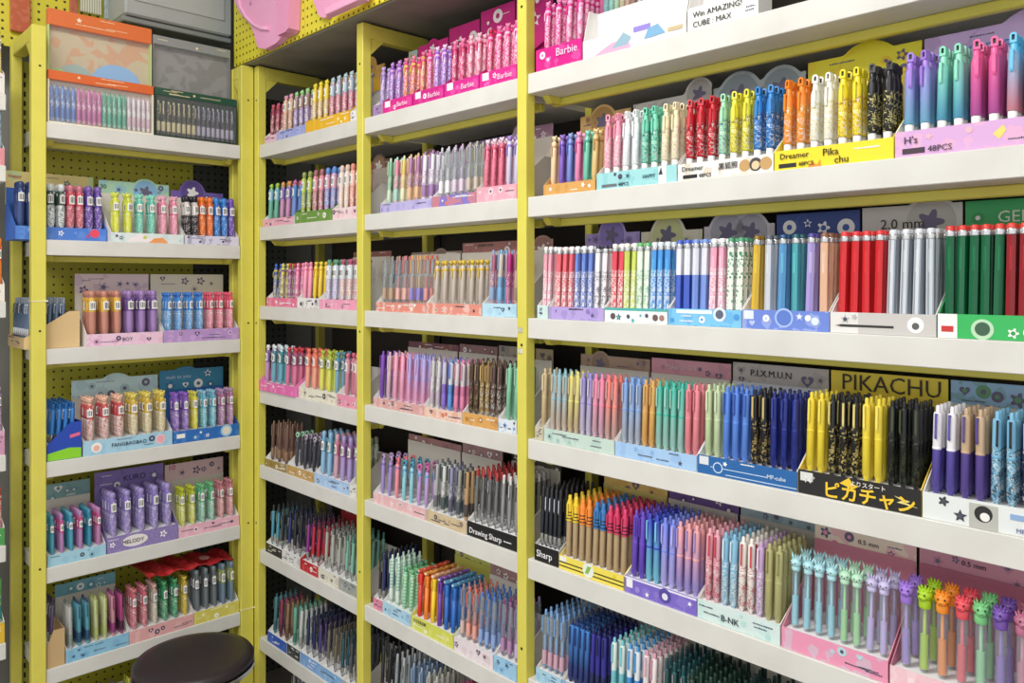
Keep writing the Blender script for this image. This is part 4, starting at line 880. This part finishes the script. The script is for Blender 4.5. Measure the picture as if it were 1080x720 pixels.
obj('side_label', MB().prismx([(.062, .062), (.09, .068), (.09, .078), (.062, .072)], .0934, .0941), mat('e4688c', rough=.4), t4)
box('L', 4, 87.5, 182, 'baby blue', 'a8d0e4', '88bcd8', [('multitop', 'red', 'd4c0b8', 'c04c50', 'print', 'e8b8a0', 3), ('multitop', 'gold', 'd4ccb4', 'c8a83c', 'print', 'dcc860', 3)], rows=3, lip=.046, scale=1.45, hdr=('9cb4b8', '84a0a8', .22, [B(.5, .06, .015)], None), text=[('FANGBAOBAO', .3, .4, .34, '28344c')], deco=[('disc', 0.14, 0.5, 0.34, 'f2f0ec'), ('disc', 0.14, 0.45, 0.2, 'f0b8a8'), ('disc', 0.86, 0.5, 0.34, 'f0c8cc'), ('disc', 0.86, 0.5, 0.24, 'ecaab4')])
box('L', 4, 182.5, 254, 'royal blue', '2c6cb8', '5c94d0', [('multitop', 'violet', '9c7cc4', '7c54b0', 'print', '8c60c0', 2), ('multitop', 'yellow', 'd8d048', 'd0c440', 'print', 'd0c850', 1), ('multitop', 'aqua', '84c4d0', '60a8c0', 'print', '88b8d0', 2), ('multitop', 'mauve', 'b894b8', 'a4688c', 'print', 'b08cb0', 2)], rows=3, lip=.04, hdr=('2c6c8c', '24587c', .23, [B(.4, .07, .01)], ('melt to you', .1, .2, .018, 'c8dce8'), 'plain'), side='2c64b0', deco=[('rect', 0.05, 0.4, 0.17, 0.75, 'f2f0ec'), ('disc', 0.8, 0.55, 0.5, '9ccce4'), ('disc', 0.8, 0.55, 0.34, 'e8e0d0')])
box('L', 5, 50, 112, 'light blue', 'a4d0e0', '84b8d0', [('multi', 'teal', '4c9cb4', '3c8ca8', 'solid', 1), ('multi', 'mauve', 'b080b4', 'c04c88', 'solid', 1), ('multi', 'sea teal', '4c9cb4', '348cac', 'solid', 1), ('multi', 'plum pink', 'b080b4', 'b8487c', 'solid', 1), ('multi', 'deep teal', '3c8ca8', '2c7c9c', 'solid', 1), ('multi', 'orchid', 'b87cac', 'b8487c', 'solid', 1)], rows=6, lip=.034, hdr=('6c8c8c', '5c7c80', .21, [], None), up=.85, scale=.8)
box('L', 5, 112.5, 188, 'lavender speckled', '8c7cb4', 'a89ccc', [('multi', 'lilac', '9c8cc4', '8474b4', 'print', 5)], rows=5, lip=.05, side='8474b0', hdr=('6c5c94', '5c4c80', .23, [], ('KURO', .4, .19, .026, '2c2440')), text=[('MELODY', .2, .4, .34, '3c3448')], patt='dots', scale=1.35, deco=[('oval', 0.38, 0.52, 0.36, 'ece6e4')])
box('L', 5, 188.5, 254, 'blush', 'ecb4c4', 'f4d4dc', [('multitop', 'yellow', 'd8d87c', 'a8b028', 'print', 'b8bc30', 2), ('multitop', 'green', 'a4ccc0', '5ca878', 'print', '6cb47c', 2), ('multitop', 'pink', 'dca8a8', 'b8747c', 'print', 'b87880', 2)], rows=3, lip=.036, hdr=('b89ca0', 'a88c94', .22, [], ('10', .05, .2, .026, 'c03c54'), 'plain'))
box('L', 6, 53, 69, 'tall kraft', 'c8a878', 'b49464', [('slim', 'violet', '5c4c6c', '3c3444', 'solid', 7)], rows=2, lip=.07, side='c8a878', patt='plain', mo=0, d0=0, xr=(-.2, -.012), depth=.048, fr=FK2, det=False)
box('L', 6, 69.5, 136, 'azure', '8cc0dc', '68a4c8', [('gel', 'silver', 'b8b8b4', '8c948c', 'solid', 1), ('gel', 'teal', '5c9cac', '2c4c6c', 'solid', 2), ('gel', 'lime white', 'c4c894', 'a8b06c', 'solid', 2), ('gel', 'mauve', 'c8909c', '8c3c74', 'solid', 1), ('gel', 'raspberry', 'a8487c', '48243c', 'solid', 1)], rows=4, lip=.04, hdr=('5c8c98', '4c7c8c', .2, [], None, 'plain'))
box('L', 6, 136.5, 204, 'shell pink', 'e0a8a8', 'f0c8c8', [('multitop', 'rose', 'cc8088', 'b85c68', 'print', 'c87880', 2), ('multitop', 'cream', 'd0c8b8', 'a89c8c', 'print', 'd0a8a0', 1), ('multitop', 'green', '5ca47c', '2c8454', 'print', '4c9c64', 2), ('multitop', 'gold', 'd0b83c', 'b49c2c', 'print', 'c8b040', 1)], rows=4, lip=.04)
box('L', 6, 204.5, 254, 'lemon', 'd8cc5c', 'ece08c', [('multi', 'grey', '6c7478', '54585c', 'solid', 3), ('multi', 'slate', '6c8090', '8c9448', 'solid', 2)], rows=3, lip=.04)
box('L', 7, 60, 130, 'dark grey', '6c6c64', '8c8c80', [('gel', 'grey', '7c7c74', '5c5c58', 'solid', 6)], rows=3, lip=.03, mo=0)
box('L', 7, 131, 215, 'mustard', 'a8a428', 'c4bc34', [('gel', 'olive', '8c9428', 'b4b43c', 'solid', 7)], rows=3, lip=.03, mo=0)


# ================================================================ FAR BAY (a strip of it shows beyond the free end)
box('N', 1, -25, 6, 'dim white', 'e0dcd4', 'b04a5a', [('multi', 'yellow', 'd8cc50', 'b8a8b0', 'print', 4)], rows=2, lip=.06, det=False, mo=1)
box('N', 2, -25, 6, 'pinkish', 'd88c94', 'f0c0c4', [('gel', 'blue', '6c8cb8', 'a8bcd0', 'print', 4)], rows=2, lip=.05, det=False, mo=1)
box('N', 3, -25, 8, 'pastel', 'e8e0d4', 'e8a060', [('multi', 'orange', 'e88c34', 'd0542c', 'solid', 4)], rows=2, lip=.05, det=False, mo=1)
box('N', 4, -25, 8, 'mauve', 'cc94b0', 'e0c0d0', [('multitop', 'mauve', 'b490b8', '8c6c98', 'print', 'c8a0c4', 4)], rows=2, lip=.07, det=False, mo=1)
box('N', 5, -25, 9, 'leafy green', '4c9c50', 'e0e8d8', [('charm', 'red', 'c83c34', 'e0d8cc', 'print', 'cc4038', 4)], rows=2, lip=.05, det=False, mo=1)
box('N', 6, -25, 10, 'lemon green', 'e0b834', '4ca8a0', [('gel', 'green', '5cac58', '2c8c90', 'print', 4)], rows=2, lip=.06, det=False, mo=1)

# ================================================================ TOP LEFT: sealed pen packs
def pack(u0, u1, d, h, label, hc, parts_mat, pens, z, hh=.028, lean=.0, pl=.11, up0=.008, pattern=None):
    x0, x1 = FL.x_at(u0, d), FL.x_at(u1, d); w = x1 - x0
    t = thing('pen_pack', label, 'pen pack', FL.w((x0 + x1) / 2, d, z + .0005), FL.th, 'sealed pen packs on the top shelf of the left bay')
    t.rotation_euler = (-lean, 0, FL.th)
    obj('backing_card', MB().box(-w / 2, w / 2, .022, .024, 0, h), pattern or mat(parts_mat, rough=.5), t)
    fr_ = MB(); fr_.box(-w / 2, w / 2, 0, .0218, 0, .005); fr_.box(-w / 2, -w / 2 + .004, 0, .0218, .005, h - hh); fr_.box(w / 2 - .004, w / 2, 0, .0218, .005, h - hh)
    obj('edge_frame', fr_, mat(parts_mat, rough=.5), t)
    hd = obj('header_card', MB().bbox(-w / 2, w / 2, -.001, .0218, h - hh, h, c=.001), mat(hc, rough=.45), t)
    rg = random.Random(int(u0)); obj('printed_pattern', motif(w, hh, h - hh, -.001, rg, 1), [mat('f4ecd8', rough=.5), mat('f0d8b0', rough=.5)], hd)
    obj('clear_window', MB().box(-w / 2 + .005, w / 2 - .005, -.0006, .0, .006, h - hh - .001), mat('f0f6fa', rough=.05, alpha=.05), t)
    n = sum(p[-1] for p in pens); c = 0
    for p in pens:
        for k in range(p[-1]):
            x = (x0 + x1) / 2 - w / 2 + .006 + (w - .012) / n * (c + .5); c += 1; sh_ = label.split(',')[0].split(' with ')[0].split(' in ')[0]
            r = min(.0062, math.floor((w - .012) / n * .45 * 5000) / 5000)
            pen(p[0], p[2], p[3], p[4], None, r, pl, FL, x, d + .011 + .011 * math.sin(lean), z + up0, lean, random.uniform(-.4, .4), 0,
                '%s %s, %s from left in %s' % (p[1], KIND[p[0]][1], ORD[c], sh_), False, 'pens sealed in the %s' % sh_)
    return t


zt = Z['L'][0]
pack(50.5, 162, .014, .158, 'front orange-headed pen pack, clear window over pastel pens', 'd8642c', 'e8e0cc',
     [('gel', 'blue', '6c8cc8', '4c6cb0', 'print', 5), ('gel', 'pink', 'd07cb0', 'b05c94', 'print', 5), ('gel', 'mint', '6cb8a0', '4c9c84', 'print', 5), ('gel', 'pearl', 'dcd8dc', 'c4a8b4', 'print', 5)], zt)
pack(163.5, 250, .014, .158, 'front dark-green-headed pen pack, clear window over dark pens', '24503c', '28402f',
     [('gel', 'black gold', '35322c', 'b8ac84', 'print', 8), ('gel', 'black violet', '34303c', '9c94a8', 'print', 8)], zt, hh=.024)
pp = pack(50.5, 160, .075, .36, 'tall rear orange-headed pen pack with blue arcs', 'dc7038', 'c4d890', [('gel', 'grey', '6c6c70', 'a8a08c', 'print', 12)], zt, hh=.05, pattern=mat('c8b898', 'd88858', 'splotch', rough=.5))
ar = MB()
for ax, az, rr, mi in ((-.07, .165, .05, 0), (.05, .165, .075, 1), (-.12, .16, .03, 2)):
    ar.prism([(ax + rr * math.cos(PI * i / 16), az + rr * .8 * math.sin(PI * i / 16)) for i in range(17)], .0195 - .0006 * mi, .0215 - .0006 * mi, mi)
obj('printed_pattern', ar, [mat('9cb4b0', rough=.5), mat('88b8e8', rough=.5), mat('a8d480', rough=.5)], pp)
pack(161.5, 243, .075, .345, 'tall rear grey pen pack in clear film', '8c9090', '7c7c7c', [('gel', 'smoky', '4c4844', 'b0a890', 'print', 10)], zt, hh=.03, pattern=mat('8c8a88', '6c6866', 'splotch', rough=.5))
# two packs of markers leaning behind the white boxes of the right bay's top shelf
def marker_pack(u0, u1, label, cols):
    d = .068; x0, x1 = max(FR.x_at(u0, d), FR.x_at(614.5, .012) + .002), FR.x_at(u1, d); w = x1 - x0; z = Z['R'][0]
    t = thing('marker_pack', label, 'marker pack', FR.w((x0 + x1) / 2, d, z + .0005), FR.th, 'marker packs on the top shelf of the right bay')
    obj('backing_card', MB().box(-w / 2, w / 2, .018, .02, 0, .21), mat('e8e4dc', rough=.5), t)
    m = MB().box(-w / 2, w / 2, 0, .0178, 0, .058)
    lo = obj('lower_band', m, mat('ece8e0', rough=.4), t)
    fl = MB()
    for i in range(5): fl.prism(flow(-w * .05 + .006 * math.cos(i * 1.3), .075 + .007 * math.sin(i * 1.3), .008), -.0015, -.0005, i % 2)
    fl.prism(disc(-w * .34, .055, .007), -.0015, -.0005, 1)
    obj('printed_pattern', fl, [mat('5c4038', rough=.5), mat('c4703c', rough=.5)], lo)
    obj('clear_window', MB().box(-w / 2, w / 2, -.0003, .0, .0585, .21), mat('f0f6fa', rough=.05, alpha=.05), t)
    n = len(cols)
    for i, (nm, c) in enumerate(cols):
        x = x0 + .004 + (w - .008) * (i + .5) / n; r = math.floor((w - .008) / n * .44 * 5000) / 5000
        pen('click', c, c, 'solid', None, r, .135, FR, x, d + .0095, z + .059, 0, 0, 0, '%s marker, %s from left inside the %s' % (nm, ORD[i + 1], label), False, 'markers in the %s' % label)


marker_pack(630, 670, 'white marker pack with green to brown markers', [('teal', '5c9c9c'), ('sea green', '6cb0a0'), ('sage', '94b08c'), ('khaki', 'b0a47c'), ('tan', 'b88c6c'), ('brown', '94604c')])
marker_pack(672.5, 716, 'white marker pack with grey to plum markers', [('grey', '8c8c90'), ('mauve', '946c80'), ('plum', '7c4c64'), ('rose brown', 'a0706c'), ('dark red', '7c3c44'), ('taupe', '847468')])
marker_pack(717.5, 757, 'dark-toned marker pack behind the black-lettered box', [('black', '38343c'), ('violet', '5c4468'), ('wine', '6c3448'), ('slate', '50586c'), ('umber', '5c483c')])

# ================================================================ ABOVE THE FRAMES
t = obj('canopy_board', MB().bbox(FR.x_at(247, -.028), R_END, -.026, .33, .757, .772), mat('87847a', '67655c', 'wear', rough=.6, p=.8), None, FR.w(0, 0, 0), FR.th)
tag(t, 'dark grey board lying across the tops of the yellow uprights', 'board')
xa, xb = FR.x_at(248, -.03), FR.x_at(322.5, -.03)
pgm = mat('dfd43a', '4a4212', 'peg', rough=.45, p=.17)
t = obj('pegboard_panel', MB().box(xa, xb, -.034, -.028, .762, 1.35), pgm, None, FR.w(0, 0, 0), FR.th); tag(t, 'bright yellow pegboard above the corner bay, holding the dished pink rest', 'pegboard')
t = obj('pegboard_panel', MB().box(xb + .002, xb + .7, -.034, -.028, .762, 1.35), pgm, None, FR.w(0, 0, 0), FR.th); tag(t, 'bright yellow pegboard above the middle bay, holding the pink ledge bracket', 'pegboard')


def poly(fr, pts, d): return [pix(fr, u, v, d) for u, v in pts]


PK = lambda: mat('eda4cc', rough=.25)
t = thing('plastic_rest', 'pink plastic dished rest hanging on the yellow pegboard, its rim curved', 'plastic rest', FR.w(0, -.036, 0), FR.th, 'pink plastic goods on the pegboard')
def shift(p): return [(x, z) for x, z in p]
body = poly(FR, [(249, -35), (252, 2), (259, 16), (270, 28), (274, 40), (277, 51), (285, 53), (296, 47), (303, 40), (303, -35)], -.04)
obj('dish', MB().prism(body, -.022, 0), PK(), t)
rim = poly(FR, [(249, -35), (251, -5), (254, 8), (260, 18), (268, 26), (276, 30), (284, 30)], -.06)
obj('rim', MB().tube([(x, -.024, z) for x, z in rim], .007), mat('f4b4d6', rough=.25), t)
sd = poly(FR, [(303.5, 40), (312, 36), (315, 32), (317, -35), (303.5, -35)], -.04)
obj('side_wall', MB().prism(sd, -.04, 0), mat('e898c2', rough=.25), t)
kn = MB()
for u, v in ((264, 3), (293, 3)):
    x, z = pix(FR, u, v, -.06); kn.ball(x, -.022, z, .008, 0, 10, ry=.004)
obj('dot_pattern', kn, mat('c87ca6', rough=.3), t)
t = thing('plastic_bracket', 'pink plastic bracket with a straight ledge hanging on the yellow pegboard', 'plastic bracket', FR.w(0, -.036, 0), FR.th, 'pink plastic goods on the pegboard')
obj('back_plate', MB().prism(poly(FR, [(328, -35), (333, 0), (340, 18), (346, 20), (350, 16), (350, 8), (378, -4), (385, -8), (384, -35)], -.04), -.015, 0), PK(), t)
lx0, lz0 = pix(FR, 346, 12, -.07); lx1, lz1 = pix(FR, 384, 12, -.07)
obj('ledge', MB().bbox(lx0, lx1, -.045, -.0155, lz0 - .014, lz0 + .008), mat('f2acd0', rough=.25), t)
obj('ledge_end', MB().bbox(lx1 - .03, lx1 + .004, -.047, -.0155, lz0 + .009, lz0 + .04), mat('f2acd0', rough=.25), t)
# grey trunk above the left bay
gx0, gz0 = pix(FL, 132, 14, .15); gx1, _ = pix(FL, 245, 38, .15)
t = thing('duct_casing', 'big grey metal duct casing high above the left bay', 'duct', FL.w(0, 0, 0), FL.th)
obj('casing', MB().bbox(gx0, gx1, .15, .325, gz0, 1.45, c=.006), mat('a8adab', '989d9b', 'wear', rough=.4), t)
obj('lower_lip', MB().bbox(gx0 - .004, gx1 + .004, .165, .32, gz0 - .02, gz0 - .0005, c=.003), mat('858b88', rough=.45), t)
obj('cover_panel', MB().bbox(gx0 + .03, gx1 - .03, .146, .1495, gz0 + .05, 1.4, c=.002), mat('aeb3b1', rough=.4), t)
# yellow pegboard with hanging goods, behind the free end of the left bay
px0, pz0 = pix(FL, 5, 48, .36); px1 = FL.x_at(131, .36)
t = obj('pegboard_panel', MB().box(px0 - .25, px1, .36, .366, pz0, 1.45), pgm, None, FL.w(0, 0, 0), FL.th); tag(t, 'bright yellow pegboard high behind the left bay, small packets hanging on it', 'pegboard')
for u0, u1, vb, c, c2, lb in ((11, 32, 32, 'c4603c', 'd88460', 'rust red flat packet hanging highest at the far pegboard end'), (74, 82, 14, 'c06a50', 'a04c3c', 'narrow brick red packet hanging above the tall pen packs'),
                              (85, 107, 12, 'e4e2cc', 'a8a890', 'cream striped notebook hanging on the far pegboard'), (110, 130, 20, 'b8c8c4', '94a8a8', 'pale blue-grey packet hanging beside the grey duct')):
    x0, z0 = pix(FL, u0, vb, .345); x1 = FL.x_at(u1, .345)
    t = thing('hanging_packet', lb, 'packet', FL.w((x0 + x1) / 2, .34, z0), FL.th); w = x1 - x0
    obj('pouch', MB().bbox(-w / 2, w / 2, 0, .016, 0, .2, c=.002), mat(c, c2, 'stripe' if 'striped' in lb else 'art', rough=.4), t)
    obj('hook', MB().tube([(0, .019, .21), (0, -.004, .21), (0, -.006, .214)], .0015, seg=6), METAL(), t)
    obj('hang_card', MB().bbox(-w * .3, w * .3, .003, .006, .2005, .225, c=.001), WHITE(), t)

# ================================================================ STOOL
sy = 2.40; sx = (205 - 540) / F * sy; szt = EYE - (690 - HZ) * sy / F
t = thing('stool', 'round stool with black padded seat and chrome legs in the corner', 'stool', (sx, sy, 0), .3)
H = szt
cu = MB().lathe([(.1, H - .034), (.168, H - .032), (.172, H - .026), (.172, H - .014), (.166, H - .005), (.14, H - .001), (.06, H + .001), (0, H + .0015)], 0, seg=48)
obj('seat', cu, mat('2c2427', '3a3135', 'wear', rough=.42), t)
obj('seat_rim', MB().lathe([(.168, H - .046), (.1745, H - .046), (.1745, H - .046), (.1745, H - .034), (.1745, H - .034), (.16, H - .034)], 0, seg=48), METAL(), t)
for k in range(4):
    a = PI / 4 + k * PI / 2; c, s_ = math.cos(a), math.sin(a)
    obj('leg', MB().tube([(c * .10, s_ * .10, H - .047), (c * .148, s_ * .148, H - .06), (c * .16, s_ * .16, H - .10), (c * .185, s_ * .185, .002)], .009), METAL(), t)
ring = [(.155 * math.cos(2 * PI * i / 32), .155 * math.sin(2 * PI * i / 32), .2) for i in range(33)]
obj('foot_ring', MB().tube(ring, .006), METAL(), t)

# ================================================================ small extras
# red folded sleeve lying over the pens of the left bay's sixth shelf
zz = Z['L'][5] + .04 + .13 + .012
x0, x1 = FL.x_at(152, .05), FL.x_at(246, .05)
t = thing('paper_sleeve', 'crumpled red paper sleeve lying on top of the pens, sixth shelf, left bay', 'paper sleeve', FL.w((x0 + x1) / 2, .03, zz - .004), FL.th + .12)
t.rotation_euler = (.1, .05, FL.th + .1)
w = x1 - x0; m = MB(); n = 14
for sgn in (0, 1):
    for j in range(5):
        for i in range(n + 1):
            f = i / n; m.v.append((-w / 2 + w * f, (.15 - .05 * f) * j / 4, .006 * math.sin(i * 1.7 + j) + (.0025 if sgn else 0) + .008))
b2 = (n + 1) * 5
for j in range(4):
    for i in range(n):
        a = j * (n + 1) + i; m.face((a, a + n + 1, a + n + 2, a + 1)); m.face((b2 + a, b2 + a + 1, b2 + a + n + 2, b2 + a + n + 1))
for j in range(4):
    for i in (0, n):
        a = j * (n + 1) + i; m.face((a, a + b2, a + b2 + n + 1, a + n + 1))
for i in range(n):
    m.face((i, i + 1, b2 + i + 1, b2 + i)); a = 4 * (n + 1) + i; m.face((a, b2 + a, b2 + a + 1, a + 1))
obj('sheet', m, mat('b4242c', 'd84c50', 'art', rough=.35), t)
obj('printed_pattern', MB().prism(disc(0, 0, .018), -.0004, 0).prism(heart(0, 0, .01), -.0008, -.0004), mat('d8a0a0', rough=.5), t).matrix_local = Matrix.Translation((w * .2, .04, .0175)) @ Matrix.Rotation(-PI / 2, 4, 'X')
# cable ties and stickers on the uprights
def tie(fr, x0, x1, z, label):
    m = MB(); e = .0012
    m.box(x0 - e, x1 + e, -e, 0, z, z + .003); m.box(x0 - e, x0, 0, .032, z, z + .003); m.box(x1, x1 + e, 0, .032, z, z + .003); m.bbox(x1 - .006, x1 + .003, -.005, -e, z - .001, z + .004, c=.0005)
    tag(obj('cable_tie', m, mat('e4e0c0', rough=.4), None, fr.w(0, 0, 0), fr.th), label, 'cable tie')


tie(FL, PL[0] - .0005, PL[1] + .0005, pix(FL, 40, 318)[1], 'thin cream cable tie around the free-end upright at eye level')
tie(FL, -.0475, -.0, pix(FL, 262, 642)[1], 'thin cream cable tie around the corner upright near the stool')
for v, lb in ((348, 'small silver sticker on the upright between middle and right bay, upper one'), (370, 'small silver sticker on the upright between middle and right bay, lower one')):
    x, z = pix(FR, 549, v)
    tag(obj('sticker', MB().bbox(x - .007, x + .007, -.0012, -.0002, z - .006, z + .006, c=.0004), mat('d4d4cc', '8c8c80', 'art', rough=.4), None, FR.w(0, 0, 0), FR.th), lb, 'sticker')

print('COUNTS', COUNT, sum(COUNT.values()))
